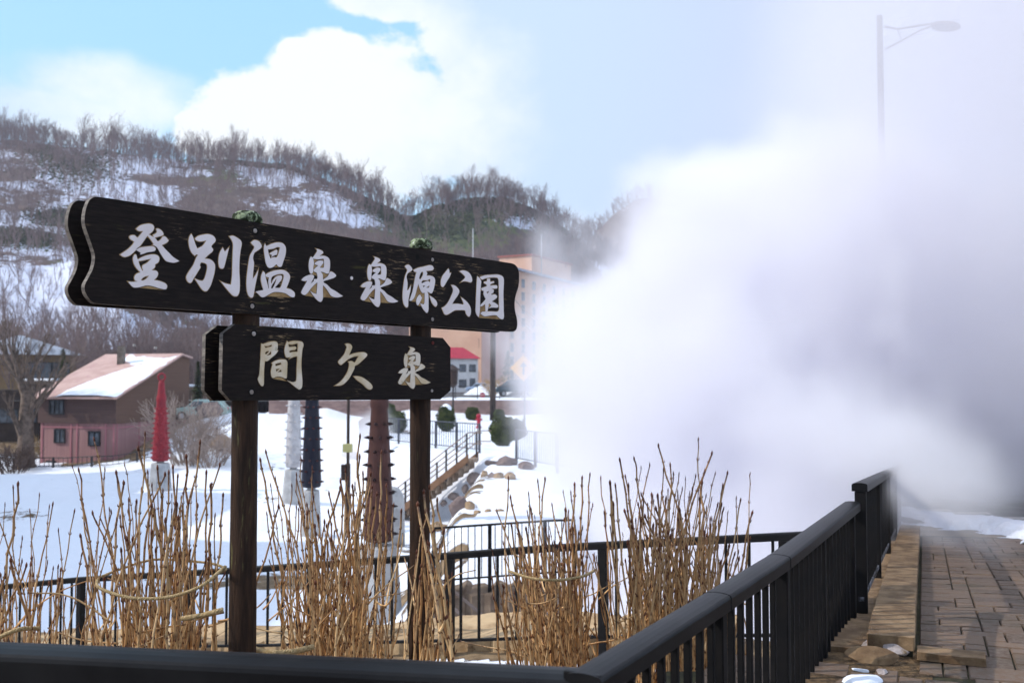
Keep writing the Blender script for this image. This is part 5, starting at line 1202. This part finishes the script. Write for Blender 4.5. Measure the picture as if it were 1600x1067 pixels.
rock(796, 793, 30.0, (.20, .16, .16), ROCKB, 'tan rock in the row of stones edging the snow, last before the steam', 34)
rock(822, 748, 33.0, (.36, .25, .2), ROCKM, 'grey boulder fading into the steam beside the terrace railing', 35)
rock(578, 690, 56, (.8, .6, .75), ROCKM, 'large grey rock outcrop behind the brown club, in thin vapour', 36)
rock(549, 712, 52, (.6, .35, .22), ROCKB, 'low tan rocks at the foot of the grey outcrop', 37)
rock(346, 692, 60, (.8, .6, .5), ROCKB, 'tan weedy rock bank beside the thicker sign post', 38)
rock(330, 640, 66, (1.0, .7, .5), ROCKM, 'brown snow-streaked boulder between the house and the sign', 39)
def heap(label, px, py, Y, rx, ry, h, seed, zf):
    p = at(px, py, Y); r = random.Random(seed); pts = [(p.x+rx*math.cos(a)*r.uniform(.75, 1.1), p.y+ry*math.sin(a)*r.uniform(.8, 1.1)) for a in [k*2*math.pi/10 for k in range(10)]]
    return tag(snowlump('snow_heap', None, pts, h, seed, zf, kind='stuff', res=max(.08, rx/24)), label, None, None, 'stuff')
heap('ploughed snow heap with dry grass between the cars', 786, 606, 126, 5, 3, 2.2, 41, lambda X, Y: np.full(X.shape, .2))
heap('ploughed snow heap by the hotel wall', 850, 610, 112, 7, 3, 1.6, 42, lambda X, Y: np.full(X.shape, .2))
heap('snow heap beside the big round bush', 842, 665, 42, 1.6, 1.2, .9, 43, H)
heap('snow heap on the terrace', 868, 652, 52, 2.4, 1.8, 1.1, 44, H)

# ================================================================ clipped bushes
LEAF = mat('dark evergreen leaf', (.026, .040, .011), (.075, .095, .026), 2.2, .7, c3=(.15, .14, .045), thr3=(.6, .75), scale3=1.2); TW = mat('brown twig wood', (.07, .045, .035), (.12, .085, .07), 4, .9)
def leafball(n, rx, ry, rz, sz, rnd, lump=.18, lo=.74):
    V, Fc = [], []
    for _ in range(n):
        d = Vector((rnd.gauss(0, 1), rnd.gauss(0, 1), rnd.gauss(0, 1))).normalized(); k = rnd.uniform(lo, 1)*(1+lump*math.sin(d.x*5+1)*math.sin(d.y*4+2)*math.sin(d.z*6))
        c = Vector((d.x*rx*k, d.y*ry*k, d.z*rz*k)); a = Vector((rnd.gauss(0, 1), rnd.gauss(0, 1), rnd.gauss(0, 1))).normalized(); u, w = frame((a+d*.8)); s_ = sz*rnd.uniform(.6, 1.4); m0 = len(V)
        V += [c-u*s_, c-w*s_*.5, c+u*s_, c+w*s_*.5]; Fc.append([m0, m0+1, m0+2, m0+3])
    return V, Fc
def bush(label, px, py, Y, rx, rz, seed, snow=True, n=5200):
    p = at(px, py, Y); rnd = random.Random(seed); root = empty('clipped_bush', (p.x, p.y, Hs(p.x, p.y)), label, 'bush'); zc = Hs(p.x, p.y)+rz*.86
    V, Fc = leafball(n, rx, rx, rz, .042, rnd); b = MB(); b.add([Vector(q)+Vector((p.x, p.y, zc)) for q in V], Fc)
    import bmesh
    b.lathe((p.x, p.y, zc), [(.05, -rz*.8), (rx*.55, -rz*.55), (rx*.74, 0), (rx*.55, rz*.5), (.05, rz*.74)], 14); b.build('foliage', LEAF, root)
    b = MB(); b.tube([(p.x, p.y, Hs(p.x, p.y)-.2), (p.x, p.y, zc)], .09, 8); b.build('trunk', TW, root)
    if snow:
        V = []; b = MB(); n_ = 16; pr = []
        for j in range(6):
            for k in range(n_):
                a = 2*math.pi*k/n_; th = j/5*(.62+.22*math.sin(a*2+seed)+.12*math.sin(a*5)); V.append(Vector((p.x+rx*1.0*math.sin(th)*math.cos(a), p.y+rx*1.0*math.sin(th)*math.sin(a), zc+rz*1.0*math.cos(th)+.06*(1-j/5)+.02)))
        b.add(V, [[j*n_+k, j*n_+(k+1) % n_, (j+1)*n_+(k+1) % n_, (j+1)*n_+k] for j in range(5) for k in range(n_)]+[list(range(n_))]); b.build('snow_cap', SNOW, root, smooth=True)
    return root
bush('biggest round clipped bush, dark green, at the end of the terrace railing', 785, 670, 44, .58, .72, 1, False, 6500)
bush('dark round bush with snow on top, crowding the biggest one', 807, 664, 48, .50, .58, 2)
bush('tall egg-shaped clipped bush with snow streaks, beside the thinner sign post', 697, 648, 57, .56, .80, 3)
bush('small round clipped bush in front of the retaining wall, next to the hydrant', 738, 641, 73.5, .54, .55, 4, False)
bush('small round clipped bush hard against the utility pole', 780, 639, 73.2, .42, .45, 5, False)
bush('round clipped bush behind the terrace railing near the brown club', 621, 657, 55, .52, .66, 6, False)
bush('narrow clipped bush further back, between the brown club and the sign post', 611, 632, 72, .36, .66, 7, False)
# ================================================================ bare trees
BARK = mat('grey-brown bare bark', (.17, .12, .11), (.26, .195, .185), 3, .9)
BARKN = mat('grey-brown near bark', (.10, .072, .055), (.19, .14, .11), 4, .9, bump=.8, bscale=10)
def grow(b, p, d, L, r, lev, rnd, maxlev, n0, spread=.55, upw=.25, minr=.0):
    nseg = 4 if lev < 2 else 2; pts = [p]; rad = [r]; q = p; dd = d
    for i in range(nseg):
        dd = (dd+Vector((rnd.gauss(0, .10), rnd.gauss(0, .10), rnd.gauss(0, .06)+upw*.06))).normalized(); q = q+dd*(L/nseg); pts.append(q); rad.append(max(minr, r*(1-.62*(i+1)/nseg)))
    b.tube(pts, rad, [7, 5, 4, 3, 3][min(lev, 4)], caps=False)
    if lev >= maxlev: return
    for k in range(n0[lev]):
        t = rnd.uniform(.38, 1.0) if lev == 0 else rnd.uniform(.25, 1.0); i = min(nseg-1, int(t*nseg)); c = pts[i].lerp(pts[i+1], t*nseg-i)
        u, w = frame(dd); a = rnd.uniform(0, 6.283); s_ = rnd.uniform(.6, 1.2)*spread
        nd = (dd*math.cos(s_)+(u*math.cos(a)+w*math.sin(a))*math.sin(s_)+Vector((0, 0, upw))).normalized()
        grow(b, c, nd, L*rnd.uniform(.45, .72)*(1.15-.4*t), rad[i]*rnd.uniform(.45, .62), lev+1, rnd, maxlev, n0, spread, upw, minr)
def treearr(seed, h, maxlev, n0, spread, minr=.035, r=None, forks=1):
    rnd = random.Random(seed); b = MB()
    for f in range(forks):
        d = Vector((rnd.gauss(0, .08 if forks == 1 else .22), rnd.gauss(0, .08 if forks == 1 else .2), 1)).normalized()
        grow(b, Vector((0, 0, -.5)), d, h*.62*rnd.uniform(.85, 1.05), r or h*.0105, 0, rnd, maxlev, n0, spread, .28, minr)
    V = np.array(b.v); T = []
    for f in b.f:
        if len(f) == 4: T += [[f[0], f[1], f[2]], [f[0], f[2], f[3]]]
        else: T += [[f[0], f[i], f[i+1]] for i in range(1, len(f)-1)]
    return V, np.array(T)
FAR = [treearr(100+k, 11, 3, (8, 5, 2), .42, .014, forks=1+(k % 3 == 0)) for k in range(8)]
meshes = []
for k, (V, T) in enumerate(FAR):
    o = npmesh('bare_tree', V, T, BARK); meshes.append(o.data); bpy.data.objects.remove(o)
rng = random.Random(42)
cand = []
for i in range(6600):
    u = rng.uniform(-130, 1010); t = rng.uniform(-.30, 1.04) if rng.random() < .86 else rng.uniform(.93, 1.06)
    fo, rd = float(foot(u)), float(rdist(u)); Y = fo+(rd-fo)*t; x = (u-800)/F*Y
    if Y < 92: continue
    if u > 640 and Y < 215: continue
    if u > 420 and Y < 150 and t < 0: continue
    z = Hs(x, Y); yy = 600-(z-EYE)/Y*F
    dens = 1.0
    dens *= 1-.85*math.exp(-((u-590)/45)**2-((yy-345)/10)**2)
    dens *= 1-.8*math.exp(-((u-700)/70)**2-((yy-365)/28)**2)
    dens *= 1-.5*math.exp(-((u-40)/110)**2-((yy-450)/35)**2)
    if t < .35: dens *= .75
    if rng.random() > dens: continue
    cand.append((u, t, x, Y, z, yy))
# the picture shows the ridge line trees and the ones near the village largest
sil = [c for c in cand if .93 < c[1] <= 1.05 and -20 < c[0] < 960]; rng.shuffle(sil); sil = sil[:150]
nearc = sorted([c for c in cand if c[1] < .35 and 0 < c[0] < 940 and c not in sil], key=lambda c: c[3])[:125]
single = sil+nearc; ss = set(id(c) for c in single)
for c in single:
    o = bpy.data.objects.new('bare_tree', rng.choice(meshes)); COL.objects.link(o); s_ = rng.uniform(.7, 1.35)*(1.0 if c[1] > .9 else .9)
    o.location = (c[2], c[3], c[4]-.2); o.rotation_euler = (0, 0, rng.uniform(0, 6.28)); o.scale = (s_, s_, s_*rng.uniform(.85, 1.1))
    tag(o, 'leafless tree with thin upswept branches on the snowy hillside', 'tree', 'bare trees on the hillside')
VV, TT = [], []; off = 0
FAR2 = [treearr(300+k, 10.5, 3, (6, 3, 2), .45, .022) for k in range(6)]
for c in cand:
    if id(c) in ss: continue
    V, T = rng.choice(FAR2); s_ = rng.uniform(.6, 1.15)*(1.0 if c[1] > .8 else .8); a = rng.uniform(0, 6.28); ca, sa = math.cos(a)*s_, math.sin(a)*s_
    W_ = np.stack([V[:, 0]*ca-V[:, 1]*sa+c[2], V[:, 0]*sa+V[:, 1]*ca+c[3], V[:, 2]*s_+c[4]-.2], -1); VV.append(W_); TT.append(T+off); off += len(V)
for i in range(260):        # the far ridge's wood
    u = rng.uniform(900, 1150); Y = rng.uniform(600, 645); x = (u-800)/F*Y; z = Hs(x, Y); V, T = rng.choice(FAR2); s_ = rng.uniform(.8, 1.2)
    VV.append(V*s_+np.array([x, Y, z-.3])); TT.append(T+off); off += len(V)
wood = npmesh('woods', np.vstack(VV), np.vstack(TT), BARK); tag(wood, 'leafless winter woods covering the hillside', kind='stuff'); print('WOOD tris', sum(len(t) for t in TT), 'cand', len(cand))
# dwarf bamboo and low brush in dark green drifts on the knolls
V, Fc = [], []; rg = random.Random(5)
G2 = mat('dwarf bamboo leaf', (.035, .05, .022), (.085, .10, .04), .06, .8, c3=(.12, .11, .045), thr3=(.55, .7), scale3=.1)
for i in range(26000):
    k = rg.random()
    cu, cy, su, sy = rg.choice([(430, 262, 110, 13), (620, 352, 40, 12), (760, 338, 100, 20), (690, 372, 55, 20), (20, 450, 80, 10), (105, 412, 50, 9), (860, 350, 50, 16), (110, 300, 60, 34)])
    u = rg.gauss(cu, su*.6); fo, rd = float(foot(u)), float(rdist(u)); yt = rg.gauss(cy, sy*.7)
    # find the slope point seen in that direction
    ry = float(ridge_y(u)); 
    if yt < ry: continue
    tt = max(0, min(1, (600-yt)/(600-ry)))**.87; Y = fo+(rd-fo)*min(1, tt*1.06)+rg.uniform(-4, 2); x = (u-800)/F*Y; z = Hs(x, Y); s_ = rg.uniform(.25, .6); c = Vector((x, Y, z+rg.uniform(0, .9)))
    a = Vector((rg.gauss(0, 1), rg.gauss(0, 1), rg.gauss(0, 1)+.5)).normalized(); p_, w_ = frame(a); m0 = len(V); V += [c-p_*s_, c-w_*s_*.6, c+p_*s_, c+w_*s_*.6]; Fc.append([m0, m0+1, m0+2, m0+3])
brush = npmesh('undergrowth', V, Fc, G2, smooth=False); tag(brush, 'dark green dwarf bamboo drifts on the hill knolls', kind='stuff')
# conifers
def conifer(label, px, py_base, Y, h, r, seed):
    p = at(px, py_base, Y); g_ = Hs(p.x, p.y); rnd = random.Random(seed); root = empty('conifer', (p.x, p.y, g_), label, 'tree'); V, Fc = [], []
    for i in range(int(2600)):
        t = rnd.random()**.8; lay = .5+.5*math.cos(t*h*5.5); rr = r*(1-t)*(.55+.45*lay)*math.sqrt(rnd.random()); a = rnd.uniform(0, 6.28); c = Vector((p.x+rr*math.cos(a), p.y+rr*math.sin(a), g_+.4+t*(h-.4)-rr*.35)); o = Vector((math.cos(a), math.sin(a), rnd.uniform(-.5, .1))); sd_ = o.cross(up).normalized(); s_ = rnd.uniform(.10, .24)*(1.2-.5*t); m0 = len(V)
        V += [c-sd_*s_*.5, c+o*s_*1.5, c+sd_*s_*.5]; Fc.append([m0, m0+1, m0+2])
    cr = npmesh('crown', np.array(V)-np.array(root.location), Fc, LEAF, smooth=False, parent=root)
    b = MB(); b.tube([(p.x, p.y, g_-.3), (p.x, p.y, g_+h*.95)], [.16, .03], 8); b.build('trunk', TW, root)
conifer('dark conifer with drooping snowy branches beside the pink house', 97, 640, 74, 7.9, 2.0, 1)
conifer('slim young conifer between the house and the thicker sign post', 309, 625, 76, 5.6, .95, 2)
conifer('wide pine in front of the hotel, beside the utility pole', 794, 600, 135, 6.0, 2.6, 3)
# the large bare tree by the house and other near ones
def neartree(label, px, py_base, Y, h, r, seed, n0=(9, 6, 5, 3), spread=.6, lean=0., maxlev=4, minr=.012, split=None):
    p = at(px, py_base, Y); g_ = Hs(p.x, p.y); rnd = random.Random(seed); root = empty('bare_tree', (p.x, p.y, g_), label, 'tree'); tb = MB(); cb = MB(); base = Vector((p.x, p.y, g_-.3)); d = Vector((lean, 0, 1)).normalized(); tp = base+d*h*.5
    tb.tube([base+Vector((0, 0, 0)), base+d*.5, base+d*h*.18, base+d*h*.36, tp], [r*1.9, r*1.15, r*.95, r*.85, r*.6], 12, caps=False); tb.build('trunk', BARKN, root, smooth=True)
    for k in range(n0[0]):
        t = rnd.uniform(.30, 1.0); c = base.lerp(tp, t); a = rnd.uniform(0, 6.28); s_ = rnd.uniform(.45, 1.0)*spread*1.3; nd = (d*math.cos(s_)+Vector((math.cos(a), math.sin(a)*.8, 0))*math.sin(s_)+Vector((0, 0, .15))).normalized()
        grow(cb, c, nd, h*rnd.uniform(.26, .46), r*rnd.uniform(.30, .48), 1, rnd, maxlev, n0, spread, .25, minr)
    cb.build('crown', BARKN, root, smooth=True); return root
neartree('large bare tree with a thick flared trunk beside the pink house', 40, 706, 60, 9.8, .47, 8, (9, 4, 4, 3), .42)
neartree('gnarled bare tree with stubby limbs in front of the ochre apartment house', 105, 650, 78, 6.0, .20, 9, (9, 5, 4, 3), .8)
def shrublet(name, label, px, py, Y, h, r, seed, n, m, cat='shrub'):
    p = at(px, py, Y); g_ = Hs(p.x, p.y); rnd = random.Random(seed); root = empty(name, (p.x, p.y, g_), label, cat); b = MB()
    for k in range(n):
        a = rnd.uniform(0, 6.28); rr = r*math.sqrt(rnd.random()); d = Vector((math.cos(a)*rnd.uniform(.1, .9), math.sin(a)*rnd.uniform(.1, .9), 1)).normalized(); grow(b, Vector((p.x+rr*.4*math.cos(a), p.y+rr*.4*math.sin(a), g_-.1)), d, h*rnd.uniform(.6, 1), .03, 1, rnd, 3, (0, 5, 4), .7, .15, .009)
    b.build('branches', m, root); return root
GREYTW = mat('pale grey twigs', (.26, .20, .17), (.36, .29, .25), 4, .9)
shrublet('bare_bush', 'pale twiggy bush between the red club and the thicker sign post', 292, 695, 57, 3.2, 2.0, 1, 60, GREYTW)
shrublet('bare_bush', 'low twiggy bush on the bank beside the thicker sign post', 330, 700, 55, 1.8, 1.6, 2, 36, GREYTW)
shrublet('bare_bush', 'tan scrub on the snow at the foot of the large bare tree', 20, 690, 58, 1.4, 2.2, 3, 50, TW)
shrublet('bare_bush', 'golden dry scrub on the snow heap beside the minivan', 776, 606, 118, 1.9, 2.2, 4, 36, mat('golden scrub', (.42, .25, .09), (.5, .33, .14), 3, .9))
shrublet('bare_bush', 'low brown scrub beside the conifer and the house', 78, 668, 70, 1.5, 1.6, 5, 40, mat('ochre scrub', (.20, .14, .07), (.3, .21, .1), 3, .9))
rgn = random.Random(77)
for i in range(18):     # garden and roadside trees between the village roofs and the hill foot
    px = rgn.uniform(120, 480); Y = rgn.uniform(92, 128); p = at(px, 560, Y); o = bpy.data.objects.new('bare_tree', rgn.choice(meshes)); COL.objects.link(o); s_ = rgn.uniform(.45, .75)
    o.location = (p.x, p.y, Hs(p.x, p.y)-.2); o.rotation_euler = (0, 0, rgn.uniform(0, 6.28)); o.scale = (s_*1.2, s_*1.2, s_); tag(o, 'low bare tree with a wide crown among the village roofs at the hill foot', 'tree', 'bare trees at the hill foot')
# ================================================================ steam, built as a density grid where the vent stands
def steam(name, lo, hi, res, blobs, rho, label, nscale, albedo, seed=0., edge=2.5, thr=.30, gain=2.4, dens_attr='density'):
    g = bpy.data.node_groups.new(name, 'GeometryNodeTree')
    g.interface.new_socket('Geometry', in_out='OUTPUT', socket_type='NodeSocketGeometry')
    t = g; o_ = N(t, 'NodeGroupOutput')
    pos = N(t, 'GeometryNodeInputPosition').outputs[0]
    wv = VM(t, 'ADD', pos, (seed, 0, seed*.7))
    wcol = N(t, 'ShaderNodeTexNoise'); put(t, wcol.inputs['Vector'], wv); wcol.inputs['Scale'].default_value = nscale*.45; wcol.inputs['Detail'].default_value = 2
    wp = VM(t, 'SCALE', VM(t, 'SUBTRACT', wcol.outputs['Color'], (.5, .5, .5))); wp.node.inputs['Scale'].default_value = 3.2
    p2 = VM(t, 'ADD', pos, wp)
    S = None
    for (cx, cy, cz, rx, ry, rz, w) in blobs:
        q = VM(t, 'MULTIPLY', VM(t, 'SUBTRACT', p2, (cx, cy, cz)), (1/rx, 1/ry, 1/rz))
        l = VM(t, 'LENGTH', q, out=1)
        v = M_(t, 'MULTIPLY', M_(t, 'MAXIMUM', M_(t, 'SUBTRACT', 1., l), 0.), w*1.6)
        S = v if S is None else M_(t, 'ADD', S, v)
    n = NZ(t, VM(t, 'ADD', wv, VM(t, 'MULTIPLY', wp, (.5, .5, .5))), nscale, 6, .6)
    S1 = M_(t, 'MINIMUM', S, 1.0)
    d = M_(t, 'SUBTRACT', M_(t, 'ADD', S, M_(t, 'MULTIPLY', M_(t, 'SUBTRACT', n, .5), edge)), thr)
    d = M_(t, 'MULTIPLY', d, gain)
    d = M_(t, 'MULTIPLY', M_(t, 'MAXIMUM', M_(t, 'MINIMUM', d, 1.2), 0.), M_(t, 'MULTIPLY', M_(t, 'MINIMUM', M_(t, 'MULTIPLY', S, 4.0), 1.0), rho))
    vc = N(t, 'GeometryNodeVolumeCube'); put(t, vc.inputs['Density'], d)
    vc.inputs['Min'].default_value = lo; vc.inputs['Max'].default_value = hi
    for k, a in zip('XYZ', res): vc.inputs['Resolution '+k].default_value = a
    m = bpy.data.materials.new(name+' water vapour'); m.use_nodes = True; mt = m.node_tree; mt.nodes.clear()
    pv = N(mt, 'ShaderNodeVolumePrincipled'); pv.inputs['Color'].default_value = (*albedo, 1)
    pv.inputs['Density'].default_value = 1.0; pv.inputs['Anisotropy'].default_value = .0; pv.inputs['Density Attribute'].default_value = 'density'
    mo = N(mt, 'ShaderNodeOutputMaterial'); mt.links.new(pv.outputs[0], mo.inputs['Volume'])
    sm = N(t, 'GeometryNodeSetMaterial'); sm.inputs['Material'].default_value = m
    t.links.new(vc.outputs[0], sm.inputs[0]); t.links.new(sm.outputs[0], o_.inputs[0])
    b = MB(); b.box([(lo[i]+hi[i])/2 for i in range(3)], [hi[i]-lo[i] for i in range(3)])
    o = b.build(name, m); md = o.modifiers.new('vapour', 'NODES'); md.node_group = g
    tag(o, label, kind='stuff'); return o
STEAM = [
 (3.2, 17.5, .4, 3.6, 5.0, 2.9, 1.0), (4.6, 18, 2.4, 4.0, 5.5, 3.8, 1.0), (8.0, 21.8, 1.4, 5.4, 4.8, 3.6, .9),
 (2.6, 19, 1.8, 2.6, 4.2, 3.1, .85), (3.4, 14.5, -1.8, 3.4, 3.4, 2.2, .9), (2.3, 18, .4, 1.7, 4.5, 2.9, .62),
 (4.4, 11.6, .55, 1.8, 3.4, 1.35, .65), (12.5, 22.5, 2.0, 7, 6.5, 3.8, .5), (9.2, 17.5, 3.4, 4.2, 5.5, 2.8, .45), (5.6, 18, 4.4, 3.4, 4.5, 2.4, .65), (3.9, 19, 4.4, 2.1, 4, 1.9, .55),
 (1.0, 18, 2.5, 1.8, 3.2, 1.9, .55)]
steam('steam', (-2.5, 7.2, -4), (19, 28, 16), (160, 156, 150), STEAM, .62, 'thick white steam cloud blowing from the hot spring over the path', .62, (.925, .92, .948), 3.1)
steam('steam', (2, 8.5, -1), (22, 26, 18), (60, 56, 60), [(9.0, 15.5, 6.5, 7.5, 7, 8.5, 1.0), (13, 17, 8, 9, 7, 9, 1.0)], .17, 'thin veil of steam drifting around the tall street lamp', .30, (.90, .89, .925), 5.7, edge=1.2, gain=1.3, thr=.2)

steam('steam', (-13, 44, -3.6), (-4, 58, 2.5), (45, 60, 36), [(-8.2, 51, -1.8, 2.6, 3.5, 1.5, .7), (-7.2, 52, -.6, 2.0, 3, 1.8, .6), (-9.5, 50, -2.3, 2.2, 3, 1.0, .6)], .35, 'thin drift of vapour over the snow behind the blue-black club', .5, (.95, .945, .96), 8.3)
# ================================================================ thin valley haze
b = MB(); b.box((0, 0, 62), (1660, 1660, 160)); m = bpy.data.materials.new('thin haze'); m.use_nodes = True; t = m.node_tree; t.nodes.clear()
pv = N(t, 'ShaderNodeVolumePrincipled'); pv.inputs['Color'].default_value = (.84, .86, .99, 1); pv.inputs['Density'].default_value = .00024; pv.inputs['Anisotropy'].default_value = .3
mo = N(t, 'ShaderNodeOutputMaterial'); t.links.new(pv.outputs[0], mo.inputs['Volume'])
tag(b.build('haze', m), 'thin bluish haze over the valley', kind='stuff')
